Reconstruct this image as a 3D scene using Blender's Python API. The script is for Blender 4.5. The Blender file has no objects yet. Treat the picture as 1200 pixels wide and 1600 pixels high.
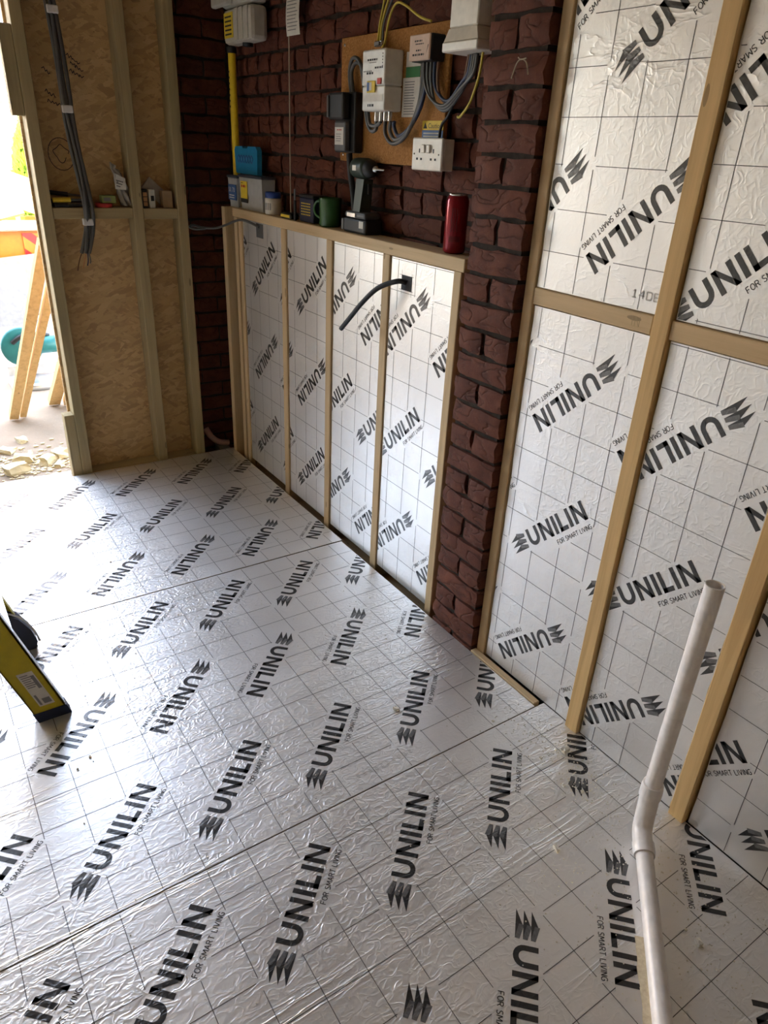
import bpy, bmesh, math, random
from mathutils import Vector, Matrix, noise
random.seed(7)
sc = bpy.context.scene
COL = sc.collection
R = math.radians

# ------------------------------------------------------------------ camera
# world: X to the right (towards the insulated long wall), Y away from the camera, Z up, metres
cam_d = bpy.data.cameras.new('camera'); cam = bpy.data.objects.new('camera', cam_d); COL.objects.link(cam)
cam_d.sensor_fit = 'VERTICAL'; cam_d.sensor_height = 24.0; cam_d.sensor_width = 18.0
cam_d.lens = 1100.0 / 1600.0 * 24.0
cam_d.clip_start = 0.02; cam_d.clip_end = 300
_r = Vector((0.83228, -0.55234, 0.04724)); _d = Vector((-0.21730, -0.40345, -0.88882)); _f = Vector((0.50999, 0.72949, -0.45581))
M = Matrix.Identity(4)
for i in range(3):
    M[i][0] = _r[i]; M[i][1] = -_d[i]; M[i][2] = -_f[i]
M[0][3], M[1][3], M[2][3] = 0.0, 0.0, 1.5
cam.matrix_world = M
sc.camera = cam

# ------------------------------------------------------------------ sky, sun, exposure
EXPOSURE = 2.45
SUN_EL, SUN_AZ = 44.0, 205.0        # the sun stands behind the house, so no sunlight falls through the doorway
world = bpy.data.worlds.new('sky'); sc.world = world; world.use_nodes = True
wn = world.node_tree.nodes; wl = world.node_tree.links
sky = wn.new('ShaderNodeTexSky'); sky.sky_type = 'NISHITA'; sky.sun_disc = False
sky.sun_elevation = R(SUN_EL); sky.sun_rotation = R(SUN_AZ); sky.air_density = 1.2; sky.dust_density = 1.6; sky.ozone_density = 1.0
# thin high haze: the sky's colour is drawn towards white
hs = wn.new('ShaderNodeHueSaturation'); hs.inputs['Saturation'].default_value = .60; wl.new(sky.outputs[0], hs.inputs['Color'])
wl.new(hs.outputs[0], wn['Background'].inputs[0]); wn['Background'].inputs[1].default_value = 0.78
sun_d = bpy.data.lights.new('sun', 'SUN'); sun_d.energy = 9.5; sun_d.angle = R(0.6); sun_d.color = (1.0, 0.83, 0.56)
sun = bpy.data.objects.new('sun', sun_d); COL.objects.link(sun)
_az = R(SUN_AZ)
_sd = Vector((math.sin(_az) * math.cos(R(SUN_EL)), math.cos(_az) * math.cos(R(SUN_EL)), math.sin(R(SUN_EL))))
sun.rotation_euler = _sd.to_track_quat('Z', 'Y').to_euler()
vs = sc.view_settings
vs.view_transform = 'Standard'; vs.look = 'None'; vs.gamma = 1.0; vs.exposure = EXPOSURE; vs.use_curve_mapping = False
sc.cycles.max_bounces = 14; sc.cycles.diffuse_bounces = 8; sc.cycles.glossy_bounces = 8
sc.cycles.sample_clamp_indirect = 8.0
# the doorway guides the sky sampling (a portal gives off no light of its own)
DOOR_L, DOOR_R, DOOR_T = -1.70, 0.545, 2.06
pd = bpy.data.lights.new('doorway_portal', 'AREA'); pd.shape = 'RECTANGLE'; pd.size = DOOR_R - DOOR_L; pd.size_y = DOOR_T + 0.1
pd.cycles.is_portal = True
po = bpy.data.objects.new('doorway_portal', pd); COL.objects.link(po)
po.location = ((DOOR_L + DOOR_R) / 2, 3.60, DOOR_T / 2 - 0.05); po.rotation_euler = (R(-90), 0, 0)

# ------------------------------------------------------------------ node helpers
class NT:
    def __init__(s, name, rough=0.6, metal=0.0, col=(.5, .5, .5), spec=None):
        s.m = bpy.data.materials.new(name); s.m.use_nodes = True
        s.t = s.m.node_tree; s.n = s.t.nodes; s.l = s.t.links
        s.b = s.n['Principled BSDF']
        s.b.inputs['Roughness'].default_value = rough; s.b.inputs['Metallic'].default_value = metal
        s.b.inputs['Base Color'].default_value = (*col, 1)
        if spec is not None: s.b.inputs['Specular IOR Level'].default_value = spec
        s._co = None
    def set(s, sock, v):
        if hasattr(v, 'links') or hasattr(v, 'is_linked'): s.l.new(v, sock)
        else:
            if isinstance(v, tuple) and len(v) == 3 and sock.type == 'RGBA': v = (*v, 1)
            sock.default_value = v
    def co(s):
        if s._co is None: s._co = s.n.new('ShaderNodeTexCoord')
        return s._co.outputs['Object']
    def mapp(s, scale=(1, 1, 1), rot=(0, 0, 0), loc=(0, 0, 0), src=None):
        m = s.n.new('ShaderNodeMapping'); s.l.new(src or s.co(), m.inputs[0])
        m.inputs['Scale'].default_value = scale; m.inputs['Rotation'].default_value = rot; m.inputs['Location'].default_value = loc
        return m.outputs[0]
    def noise(s, vec, scale=5, detail=3, rough=.5, dist=0.0):
        n = s.n.new('ShaderNodeTexNoise'); s.l.new(vec, n.inputs['Vector'])
        n.inputs['Scale'].default_value = scale; n.inputs['Detail'].default_value = detail
        n.inputs['Roughness'].default_value = rough; n.inputs['Distortion'].default_value = dist
        return n.outputs[0]
    def voro(s, vec, scale=5, feature='F1', out=1, rnd=1.0):
        n = s.n.new('ShaderNodeTexVoronoi'); s.l.new(vec, n.inputs['Vector']); n.feature = feature
        n.inputs['Scale'].default_value = scale; n.inputs['Randomness'].default_value = rnd
        return n.outputs[out]
    def math(s, op, a, b=None, c=None, clamp=False):
        n = s.n.new('ShaderNodeMath'); n.operation = op; n.use_clamp = clamp
        s.set(n.inputs[0], a)
        if b is not None: s.set(n.inputs[1], b)
        if c is not None: s.set(n.inputs[2], c)
        return n.outputs[0]
    def ramp(s, f, stops):
        n = s.n.new('ShaderNodeValToRGB'); s.l.new(f, n.inputs[0]); e = n.color_ramp.elements
        while len(e) < len(stops): e.new(0.5)
        for i, (p, c) in enumerate(stops):
            e[i].position = p
            e[i].color = (*c, 1) if isinstance(c, tuple) else (c, c, c, 1)
        return n.outputs[0]
    def mix(s, f, a, b, mode='MIX'):
        n = s.n.new('ShaderNodeMix'); n.data_type = 'RGBA'; n.blend_type = mode
        s.set(n.inputs[0], f); s.set(n.inputs[6], a); s.set(n.inputs[7], b)
        return n.outputs[2]
    def rand(s):
        n = s.n.new('ShaderNodeObjectInfo'); return n.outputs['Random']
    def ridge(s, nz, power):
        a = s.math('ABSOLUTE', s.math('MULTIPLY_ADD', nz, 2.0, -1.0))
        return s.math('POWER', s.math('SUBTRACT', 1.0, s.math('MULTIPLY', a, 2.0), clamp=True), power)
    def bump(s, h, strength=.5, dist=.002):
        n = s.n.new('ShaderNodeBump'); n.inputs['Strength'].default_value = strength; n.inputs['Distance'].default_value = dist
        s.l.new(h, n.inputs['Height']); s.l.new(n.outputs[0], s.b.inputs['Normal'])
    def base(s, c): s.set(s.b.inputs['Base Color'], c)
    def rough(s, c): s.set(s.b.inputs['Roughness'], c)

MAT = {}
def plain(name, col, rough=.6, metal=0.0, spec=None, var=.12, scale=25):
    """a plain colour with a little procedural mottling"""
    t = NT(name, rough, metal, col, spec)
    nz = t.noise(t.co(), scale, 3)
    lo = tuple(max(0, c * (1 - var)) for c in col); hi = tuple(min(1, c * (1 + var)) for c in col)
    t.base(t.ramp(nz, [(.3, lo), (.7, hi)])); MAT[name] = t.m
    return t.m

def foil_bump(t, along):
    """embossed, creased aluminium foil; long creases run along one axis"""
    sc_l = {'X': (1.0, 11, 11), 'Y': (9, 1.1, 9), 'YZ': (6, 2.4, 7)}[along]
    k = .75 if along == 'X' else .5
    worms = t.ridge(t.noise(t.mapp((.8, 1.25, 1) if along == 'X' else (1, 1, 1)), 40, 1.5, .5, .9), 2.0)
    wmask = t.ramp(t.noise(t.mapp((1, 1, 1), loc=(3, 1, 2)), 2.3, 2), [(.36, .25), (.58, 1.0)])
    long_ = t.ridge(t.noise(t.mapp(sc_l), 3.2, 3, .55, .35), 9)
    lmask = t.ramp(t.noise(t.mapp(sc_l, loc=(7, 3, 1)), .9, 2), [(.52, 0.0), (.68, 1.0)])
    soft = t.noise(t.mapp(tuple(c * .6 for c in sc_l)), 4, 2)
    h = t.math('ADD', t.math('MULTIPLY', t.math('MULTIPLY', worms, wmask), .46 * k), t.math('MULTIPLY', t.math('MULTIPLY', long_, lmask), .50 if along == 'X' else .40))
    h = t.math('ADD', h, t.math('MULTIPLY', soft, .30))
    t.bump(h, .9 if along == 'X' else .75, .0026 if along == 'X' else .0020)

for nm, al in (('foil_floor', 'X'), ('foil_wall', 'YZ')):
    t = NT(nm, .42, .74, (.80, .795, .79))
    nz = t.noise(t.co(), 3.0, 4)
    g = .11 if al == 'X' else 0.0          # the floor boards' foil is a little brighter in base colour
    t.base(t.ramp(nz, [(.3, (.74 + g, .735 + g, .73 + g)), (.7, (.84 + g, .835 + g, .83 + g))]))
    t.rough(t.math('MULTIPLY_ADD', t.noise(t.mapp(loc=(5, 5, 5)), 9, 3), .16, .33 if al == 'X' else .36))
    foil_bump(t, al); MAT[nm] = t.m
    for pn, c in (('_print', (.012, .012, .013)), ('_print_grey', (.10, .10, .102)), ('_line', (.05, .05, .055)), ('_stamp', (.36, .35, .34))):
        t = NT(nm + pn, .34, 0.0, c, .8); t.base(t.ramp(t.noise(t.co(), 160, 3), [(.30, c), (.74, tuple(min(1, x * 1.7 + .004) for x in c))]))
        foil_bump(t, al); MAT[nm + pn] = t.m

def timber(name, axis, c1, c2, c3, rough=.72):
    t = NT(name, rough)
    s = {'X': (1.2, 26, 26), 'Y': (26, 1.2, 26), 'Z': (26, 26, 1.2)}[axis]
    g = t.noise(t.mapp(s), 1.6, 4, .6, .5)
    fine = t.noise(t.mapp(tuple(x * 6 for x in s)), 1.5, 2)
    blot = t.noise(t.co(), 3.2, 3)
    kn = {'X': (4.5, 17, 17), 'Y': (17, 4.5, 17), 'Z': (17, 17, 4.5)}[axis]
    knot = t.math('LESS_THAN', t.voro(t.mapp(kn), 1.0, 'F1', 0), .09)
    c = t.ramp(g, [(.28, c2), (.5, c1), (.72, tuple(min(1, x * 1.12) for x in c1))])
    c = t.mix(t.math('MULTIPLY', fine, .35), c, c2)
    c = t.mix(t.ramp(blot, [(.45, 0.0), (.75, .45)]), c, c3)
    c = t.mix(t.math('MULTIPLY', knot, .6), c, tuple(x * .35 for x in c2))
    t.base(c); t.bump(t.math('ADD', g, fine), .15, .002); MAT[name] = t.m

for ax in 'XYZ':
    timber('pine_' + ax, ax, (.60, .44, .25), (.48, .33, .17), (.53, .40, .23))
    timber('fresh_' + ax, ax, (.66, .45, .20), (.50, .31, .12), (.60, .41, .19))
    timber('treated_' + ax, ax, (.40, .31, .16), (.27, .20, .10), (.28, .25, .125))

# OSB: layered anisotropic flakes
t = NT('osb', .75)
cols = None
for i, (ang, sc_) in enumerate(((8, (15, 1, 60)), (48, (17, 1, 54)), (-34, (14, 1, 70)), (20, (18, 1, 60)))):
    v = t.mapp(sc_, loc=(i * 3.1, 0, i * 1.7), src=t.mapp((1, .02, 1), rot=(0, R(ang), 0)))
    wob = t.n.new('ShaderNodeVectorMath'); wob.operation = 'ADD'
    t.l.new(v, wob.inputs[0]); nn = t.n.new('ShaderNodeTexNoise'); nn.inputs['Scale'].default_value = 1.3; t.l.new(v, nn.inputs[0]); t.l.new(nn.outputs[1], wob.inputs[1])
    cc = t.voro(wob.outputs[0], 1.0, 'F1', 1)
    sep = t.n.new('ShaderNodeSeparateColor'); t.l.new(cc, sep.inputs[0])
    col = t.ramp(sep.outputs[0], [(.0, (.30, .18, .075)), (.35, (.50, .32, .14)), (.7, (.60, .40, .185)), (1.0, (.70, .49, .25))])
    cols = (col, sep.outputs[1]) if cols is None else (t.mix(t.math('GREATER_THAN', sep.outputs[1], .55), cols[0], col), sep.outputs[1])
dark = t.ramp(t.noise(t.mapp((26, 1, 80), rot=(0, .3, 0)), 1.4, 4, .65), [(.63, 0.0), (.70, .75)])
c = t.mix(dark, t.mix(.48, cols[0], (.54, .36, .175)), (.16, .095, .04))
t.base(c); t.bump(cols[1], .25, .001); MAT['osb'] = t.m

# rustic brick with deep drag creases
t = NT('brick', .80, spec=.35)
rnd = t.rand()
off = t.n.new('ShaderNodeCombineXYZ'); t.l.new(t.math('MULTIPLY', rnd, 37.0), off.inputs[0]); t.l.new(t.math('MULTIPLY', rnd, 91.0), off.inputs[2])
va = t.n.new('ShaderNodeVectorMath'); va.operation = 'ADD'; t.l.new(t.co(), va.inputs[0]); t.l.new(off.outputs[0], va.inputs[1])
v = va.outputs[0]
big = t.noise(v, 14, 4, .6)
crease = t.ridge(t.noise(t.mapp((9, 9, 17), rot=(0, .35, 0), src=v), 1.1, 2, .5, .35), 9)
speck = t.noise(v, 160, 2)
c = t.ramp(big, [(.25, (.062, .017, .010)), (.5, (.122, .035, .018)), (.75, (.178, .056, .029))])
c = t.mix(t.math('MULTIPLY', rnd, .45), c, (.075, .023, .017))
c = t.mix(t.math('MULTIPLY', crease, .25), c, (.035, .014, .010))
c = t.mix(t.ramp(speck, [(.66, 0.0), (.72, .35)]), c, (.20, .10, .065))
t.base(c); t.bump(t.math('SUBTRACT', t.math('ADD', t.math('MULTIPLY', big, 1.0), t.math('MULTIPLY', speck, .12)), t.math('MULTIPLY', crease, .5)), .9, .006); MAT['brick'] = t.m
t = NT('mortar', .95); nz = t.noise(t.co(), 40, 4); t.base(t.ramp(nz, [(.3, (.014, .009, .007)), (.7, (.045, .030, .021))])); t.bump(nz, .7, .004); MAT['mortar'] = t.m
t = NT('concrete', .9); nz = t.noise(t.co(), 3, 6, .65); t.base(t.ramp(nz, [(.3, (.40, .35, .30)), (.7, (.58, .53, .47))])); t.bump(t.noise(t.co(), 60, 4), .3, .003); MAT['concrete'] = t.m
t = NT('slab', .9); nz = t.noise(t.co(), 6, 5, .65); t.base(t.ramp(nz, [(.3, (.10, .085, .07)), (.7, (.20, .175, .15))])); MAT['slab'] = t.m
t = NT('foam', .9); nz = t.noise(t.co(), 120, 3); t.base(t.ramp(nz, [(.3, (.62, .53, .36)), (.7, (.80, .72, .54))])); t.bump(nz, .5, .002); MAT['foam'] = t.m
plain('plasterboard', (.38, .33, .25), .85)
t = NT('foam_edge_shade', .9); nz = t.noise(t.co(), 120, 3); t.base(t.ramp(nz, [(.3, (.16, .13, .09)), (.7, (.30, .25, .17))])); MAT['foam_edge_shade'] = t.m  # foam darkened in colour, standing in for the shade inside board joints
plain('foam_white', (.80, .76, .66), .9)
plain('ceiling_timber', (.34, .27, .175), .85)
plain('blocker_brick', (.15, .12, .085), .9, var=.3, scale=8)

# ------------------------------------------------------------------ mesh helpers
ORG = {}
class MB:
    def __init__(s): s.v = []; s.f = []; s.mi = []; s.sm = []
    def add(s, vs, fs, mi=0, smooth=False):
        o = len(s.v); s.v += [tuple(p) for p in vs]
        for f in fs: s.f.append([o + i for i in f]); s.mi.append(mi); s.sm.append(smooth)
        return s
    def box(s, x0, x1, y0, y1, z0, z1, mi=0, ch=0.0):
        if x0 > x1: x0, x1 = x1, x0
        if y0 > y1: y0, y1 = y1, y0
        if z0 > z1: z0, z1 = z1, z0
        if ch <= 0:
            vs = [(x, y, z) for x in (x0, x1) for y in (y0, y1) for z in (z0, z1)]
            return s.add(vs, [(0, 1, 3, 2), (4, 6, 7, 5), (0, 4, 5, 1), (2, 3, 7, 6), (0, 2, 6, 4), (1, 5, 7, 3)], mi)
        bm = bmesh.new()
        bmesh.ops.create_cube(bm, size=1)
        for v in bm.verts: v.co = ((x0 + x1) / 2 + v.co.x * (x1 - x0), (y0 + y1) / 2 + v.co.y * (y1 - y0), (z0 + z1) / 2 + v.co.z * (z1 - z0))
        bmesh.ops.bevel(bm, geom=bm.edges[:], offset=ch, segments=1 if ch < .004 else 2, affect='EDGES', profile=.5)
        bm.verts.index_update()
        s.add([v.co[:] for v in bm.verts], [[v.index for v in f.verts] for f in bm.faces], mi); bm.free()
        return s
    def obox(s, c, ax, ay, az, hx, hy, hz, mi=0):
        """oriented box: centre, unit axes, half sizes"""
        c, ax, ay, az = Vector(c), Vector(ax).normalized(), Vector(ay).normalized(), Vector(az).normalized()
        vs = [c + ax * hx * i + ay * hy * j + az * hz * k for i in (-1, 1) for j in (-1, 1) for k in (-1, 1)]
        return s.add(vs, [(0, 1, 3, 2), (4, 6, 7, 5), (0, 4, 5, 1), (2, 3, 7, 6), (0, 2, 6, 4), (1, 5, 7, 3)], mi)
    def tube(s, pts, r, n=8, mi=0, caps=True, sub=0):
        pts = [Vector(p) for p in pts]
        if sub: pts = smooth_path(pts, sub)
        rs = r if isinstance(r, (list, tuple)) else [r] * len(pts)
        rings = []; up = None
        for i, p in enumerate(pts):
            d = (pts[min(i + 1, len(pts) - 1)] - pts[max(i - 1, 0)]).normalized()
            if up is None:
                up = Vector((0, 0, 1)) if abs(d.z) < .9 else Vector((1, 0, 0))
            u = (up - d * up.dot(d)).normalized(); w = d.cross(u); up = u
            rings.append([p + (u * math.cos(a) + w * math.sin(a)) * rs[min(i, len(rs) - 1)] for a in [2 * math.pi * k / n for k in range(n)]])
        vs = [q for rg in rings for q in rg]; fs = []
        for i in range(len(rings) - 1):
            for k in range(n):
                fs.append((i * n + k, i * n + (k + 1) % n, (i + 1) * n + (k + 1) % n, (i + 1) * n + k))
        s.add(vs, fs, mi, True)
        if caps:
            s.add(rings[0], [list(range(n))[::-1]], mi); s.add(rings[-1], [list(range(n))], mi)
        return s
    def lathe(s, c, prof, n=24, mi=0, axis='Z', smooth=True, arc=None):
        """profile [(radius, height)] around an axis"""
        c = Vector(c); vs = []; fs = []
        for r, h in prof:
            for k in range(n):
                a = 2 * math.pi * k / n; x, y = r * math.cos(a), r * math.sin(a)
                vs.append(c + (Vector((x, y, h)) if axis == 'Z' else Vector((x, h, y)) if axis == 'Y' else Vector((h, x, y))))
        for i in range(len(prof) - 1):
            for k in range(n):
                fs.append((i * n + k, i * n + (k + 1) % n, (i + 1) * n + (k + 1) % n, (i + 1) * n + k))
        return s.add(vs, fs, mi, smooth)
    def prism(s, poly, axis, a0, a1, mi=0):
        """polygon extruded along an axis; poly pairs are the two other axes in order"""
        def P(u, v, a): return {'X': (a, u, v), 'Y': (u, a, v), 'Z': (u, v, a)}[axis]
        n = len(poly); vs = [P(u, v, a0) for u, v in poly] + [P(u, v, a1) for u, v in poly]
        fs = [list(range(n)), list(range(n, 2 * n))[::-1]] + [(i, (i + 1) % n, n + (i + 1) % n, n + i) for i in range(n)]
        return s.add(vs, fs, mi)
    def build(s, name, mats, parent=None, fix=True):
        if not isinstance(mats, (list, tuple)): mats = [mats]
        me = bpy.data.meshes.new(name)
        if parent is not None: o0 = Vector(ORG[parent.name])
        else:
            xs = [v[0] for v in s.v]; ys = [v[1] for v in s.v]; zs = [v[2] for v in s.v]
            o0 = Vector(((min(xs) + max(xs)) / 2, (min(ys) + max(ys)) / 2, min(zs)))
        me.from_pydata([tuple(Vector(v) - o0) for v in s.v], [], s.f)
        for m in mats: me.materials.append(MAT[m] if isinstance(m, str) else m)
        me.polygons.foreach_set('material_index', s.mi); me.polygons.foreach_set('use_smooth', s.sm)
        if fix:
            bm = bmesh.new(); bm.from_mesh(me); bmesh.ops.recalc_face_normals(bm, faces=bm.faces[:]); bm.to_mesh(me); bm.free()
        me.update()
        o = bpy.data.objects.new(name, me); COL.objects.link(o)
        if parent is not None: o.parent = parent
        else: o.location = o0
        ORG[o.name] = tuple(o0)
        if name in ('lettering', 'label_print', 'printed_lines'): o['kind'] = 'stuff'
        return o
def smooth_path(p, sub):
    out = []
    for i in range(len(p) - 1):
        p0, p1, p2, p3 = p[max(i - 1, 0)], p[i], p[i + 1], p[min(i + 2, len(p) - 1)]
        for k in range(sub):
            t = k / sub
            out.append(.5 * ((2 * p1) + (p2 - p0) * t + (2 * p0 - 5 * p1 + 4 * p2 - p3) * t * t + (3 * p1 - p0 - 3 * p2 + p3) * t ** 3))
    out.append(p[-1]); return out
def root(name, loc, label=None, cat=None, group=None, kind=None):
    o = bpy.data.objects.new(name, None); COL.objects.link(o); o.location = loc; o.empty_display_size = .05
    ORG[o.name] = tuple(loc); return tag(o, label, cat, group, kind)
def tag(o, label=None, cat=None, group=None, kind=None):
    for k, v in (('label', label), ('category', cat), ('group', group), ('kind', kind)):
        if v: o[k] = v
    return o
def bx(name, mats, parent, *a, ch=0.0):
    return MB().box(*a, ch=ch).build(name, mats, parent)
def text_into(mb, txt, origin, ux, uy, h, mi=0, width=None, align='L'):
    """flat lettering from the built-in font, laid on a plane"""
    cu = bpy.data.curves.new('lettering', 'FONT'); cu.body = txt; cu.size = 1.0; cu.resolution_u = 2
    ob = bpy.data.objects.new('lettering', cu); COL.objects.link(ob)
    dg = bpy.context.evaluated_depsgraph_get(); me = bpy.data.meshes.new_from_object(ob.evaluated_get(dg))
    vs = [v.co.copy() for v in me.vertices]; fs = [list(p.vertices) for p in me.polygons]
    bpy.data.objects.remove(ob); bpy.data.curves.remove(cu); bpy.data.meshes.remove(me)
    if not vs: return
    x0 = min(v.x for v in vs); x1 = max(v.x for v in vs); k = h / .72; kx = k
    if width: kx = width / (x1 - x0)
    w = (x1 - x0) * kx; sh = {'L': 0, 'C': -w / 2, 'R': -w}[align]
    o, ux, uy = Vector(origin), Vector(ux), Vector(uy)
    mb.add([o + ux * ((v.x - x0) * kx + sh) + uy * (v.y * k) for v in vs], fs, mi)
# ------------------------------------------------------------------ the print on the foil boards (lettering, emblem, 100 mm grid)
P = 0.0987
def quadline(a, b, w):
    (x0, y0), (x1, y1) = a, b; d = math.hypot(x1 - x0, y1 - y0); nx, ny = -(y1 - y0) / d * w / 2, (x1 - x0) / d * w / 2
    return [(x0 + nx, y0 + ny), (x1 + nx, y1 + ny), (x1 - nx, y1 - ny), (x0 - nx, y0 - ny)]
def logo_polys():
    out = []                                    # (convex polygon, material: 0 black, 1 grey)
    y0, y1, st = -.0235, .0305, .0122
    def I(x): out.append(([(x, y0), (x + st, y0), (x + st, y1), (x, y1)], 0))
    def Nn(x, w):
        I(x); I(x + w - st); out.append(([(x, y1), (x + st * 1.05, y1), (x + w, y0), (x + w - st * 1.05, y0)], 0))
    # U
    xu, wu = -.0925, .0485; yc = y0 + wu / 2; xc = xu + wu / 2
    out.append(([(xu, yc), (xu + st, yc), (xu + st, y1), (xu, y1)], 0)); out.append(([(xu + wu - st, yc), (xu + wu, yc), (xu + wu, y1), (xu + wu - st, y1)], 0))
    ro, ri = wu / 2, wu / 2 - st
    for k in range(10):
        a, b = math.pi * (1 + k / 10), math.pi * (1 + (k + 1) / 10)
        out.append(([(xc + ro * math.cos(a), yc + ro * math.sin(a)), (xc + ro * math.cos(b), yc + ro * math.sin(b)), (xc + ri * math.cos(b), yc + ri * math.sin(b)), (xc + ri * math.cos(a), yc + ri * math.sin(a))], 0))
    Nn(-.0345, .0485); I(.0235)
    I(.0445); out.append(([(.0445, y0), (.0775, y0), (.0775, y0 + st), (.0445, y0 + st)], 0))
    I(.0855); Nn(.1075, .0485)
    # emblem: three folded sheets, dark fold pointing left, paler fold to the right
    for k in range(3):
        y = -.0197 + k * .0173
        out.append(([(-.1725, y), (-.1050, y - .0008), (-.1385, y + .0072)], 0))
        out.append(([(-.1050, y - .0008), (-.1040, y + .0092), (-.1375, y + .0186), (-.1385, y + .0072)], 1))
        out.append(([(-.1725, y), (-.1385, y + .0072), (-.1378, y + .0150)], 0))
    # FOR SMART LIVING in thin strokes
    F = {'F': [[(0, 0), (0, 1), (.5, 1)], [(0, .52), (.42, .52)]], 'O': [[(.12, .1), (0, .3), (0, .7), (.12, .9), (.3, 1), (.48, .9), (.6, .7), (.6, .3), (.48, .1), (.3, 0), (.12, .1)]],
         'R': [[(0, 0), (0, 1), (.35, 1), (.5, .88), (.5, .62), (.35, .5), (0, .5)], [(.28, .5), (.55, 0)]],
         'S': [[(0, .1), (.2, 0), (.38, .04), (.5, .2), (.46, .38), (.08, .6), (.02, .8), (.14, .96), (.3, 1), (.48, .92)]],
         'M': [[(0, 0), (.06, 1), (.36, .3), (.66, 1), (.72, 0)]], 'A': [[(0, 0), (.3, 1), (.6, 0)], [(.12, .34), (.48, .34)]],
         'T': [[(0, 1), (.56, 1)], [(.28, 1), (.28, 0)]], 'L': [[(0, 1), (0, 0), (.44, 0)]], 'I': [[(.05, 0), (.05, 1)]],
         'V': [[(0, 1), (.28, 0), (.56, 1)]], 'N': [[(0, 0), (0, 1), (.5, 0), (.5, 1)]],
         'G': [[(.56, .88), (.34, 1), (.14, .92), (0, .7), (0, .3), (.14, .08), (.34, 0), (.56, .08), (.56, .48), (.34, .48)]], ' ': []}
    Wd = {'F': .5, 'O': .6, 'R': .55, 'S': .5, 'M': .72, 'A': .6, 'T': .56, 'L': .44, 'I': .1, 'V': .56, 'N': .5, 'G': .56, ' ': .22}
    txt = 'FOR SMART LIVING'; h = .0125; tot = sum(Wd[c] + .2 for c in txt) - .2; kx = .140 / tot; x = .0135
    for ch in txt:
        for pl in F[ch]:
            for a, b in zip(pl[:-1], pl[1:]):
                out.append((quadline((x + a[0] * kx, -.0465 + a[1] * h - .004), (x + b[0] * kx, -.0465 + b[1] * h - .004), .0018), 0))
        x += (Wd[ch] + .2) * kx
    return out
LOGO = logo_polys()
LOGO_BOXES = [[(-.188, -.032), (.163, -.032), (.163, .040), (-.188, .040)], [(.006, -.060), (.160, -.060), (.160, -.030), (.006, -.030)]]
def clip_poly(poly, u0, u1, v0, v1):
    for ax, lim, sgn in ((0, u0, 1), (0, u1, -1), (1, v0, 1), (1, v1, -1)):
        o = []; n = len(poly)
        for i in range(n):
            a, b = poly[i], poly[(i + 1) % n]; da, db = (a[ax] - lim) * sgn, (b[ax] - lim) * sgn
            if da >= 0: o.append(a)
            if (da >= 0) != (db >= 0):
                t = da / (da - db); o.append((a[0] + (b[0] - a[0]) * t, a[1] + (b[1] - a[1]) * t))
        poly = o
        if len(poly) < 3: return None
    return poly
def seg_in_convex(p, q, poly):
    """parameter interval of segment p-q inside a convex polygon"""
    t0, t1 = 0.0, 1.0; n = len(poly)
    area = sum(poly[i][0] * poly[(i + 1) % n][1] - poly[(i + 1) % n][0] * poly[i][1] for i in range(n)); s = 1 if area > 0 else -1
    for i in range(n):
        a, b = poly[i], poly[(i + 1) % n]; nx, ny = -(b[1] - a[1]) * s, (b[0] - a[0]) * s
        d0 = (p[0] - a[0]) * nx + (p[1] - a[1]) * ny; d1 = (q[0] - a[0]) * nx + (q[1] - a[1]) * ny
        if d0 < 0 and d1 < 0: return None
        if d0 < 0: t0 = max(t0, d0 / (d0 - d1))
        elif d1 < 0: t1 = min(t1, d0 / (d0 - d1))
    return (t0, t1) if t1 > t0 else None
def make_print(parent, mat_prefix, to3, u0, u1, v0, v1, um, vm, flip0, p=P, holes=()):
    """to3(u, v) -> point just proud of the foil; logo lattice through (um, vm), rows alternate upside down"""
    mb = MB(); boxes = []
    for j in range(-12, 13):
        for i in range(-14, 15):
            cu, cv = um + 3 * p * i, vm + 4 * p * j
            if cu < u0 - .2 or cu > u1 + .2 or cv < v0 - .2 or cv > v1 + .2: continue
            fl = (j % 2 == 1) != flip0; a = R(45 + (180 if fl else 0)); ca, sa = math.cos(a), math.sin(a)
            T = lambda q: (cu + q[0] * ca - q[1] * sa, cv + q[0] * sa + q[1] * ca)
            boxes += [[T(q) for q in bq] for bq in LOGO_BOXES]
            for poly, m in LOGO:
                c = clip_poly([T(q) for q in poly], u0, u1, v0, v1)
                if c: mb.add([to3(*q) for q in c], [list(range(len(c)))], m)
    lines = []
    k0 = math.floor((u0 - um) / p) - 1
    for k in range(k0, k0 + int((u1 - u0) / p) + 4):
        u = um + p * (k + .5)
        if u0 + .002 < u < u1 - .002: lines.append(((u, v0), (u, v1)))
    k0 = math.floor((v0 - vm) / p) - 1
    for k in range(k0, k0 + int((v1 - v0) / p) + 4):
        v = vm + p * k
        if v0 + .002 < v < v1 - .002: lines.append(((u0, v), (u1, v)))
    for a, b in lines:
        cuts = sorted(x for x in (seg_in_convex(a, b, q) for q in boxes) if x); t = 0.0; keep = []
        for c0, c1 in cuts:
            if c0 > t: keep.append((t, c0))
            t = max(t, c1)
        if t < 1: keep.append((t, 1.0))
        for c0, c1 in keep:
            pa = (a[0] + (b[0] - a[0]) * c0, a[1] + (b[1] - a[1]) * c0); pb = (a[0] + (b[0] - a[0]) * c1, a[1] + (b[1] - a[1]) * c1)
            if math.hypot(pb[0] - pa[0], pb[1] - pa[1]) < .004: continue
            mb.add([to3(*q) for q in quadline(pa, pb, .0016)], [(0, 1, 2, 3)], 2)
    return mb.build('printed_pattern', [mat_prefix + '_print', mat_prefix + '_print_grey', mat_prefix + '_line'], parent, fix=False)

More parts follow.
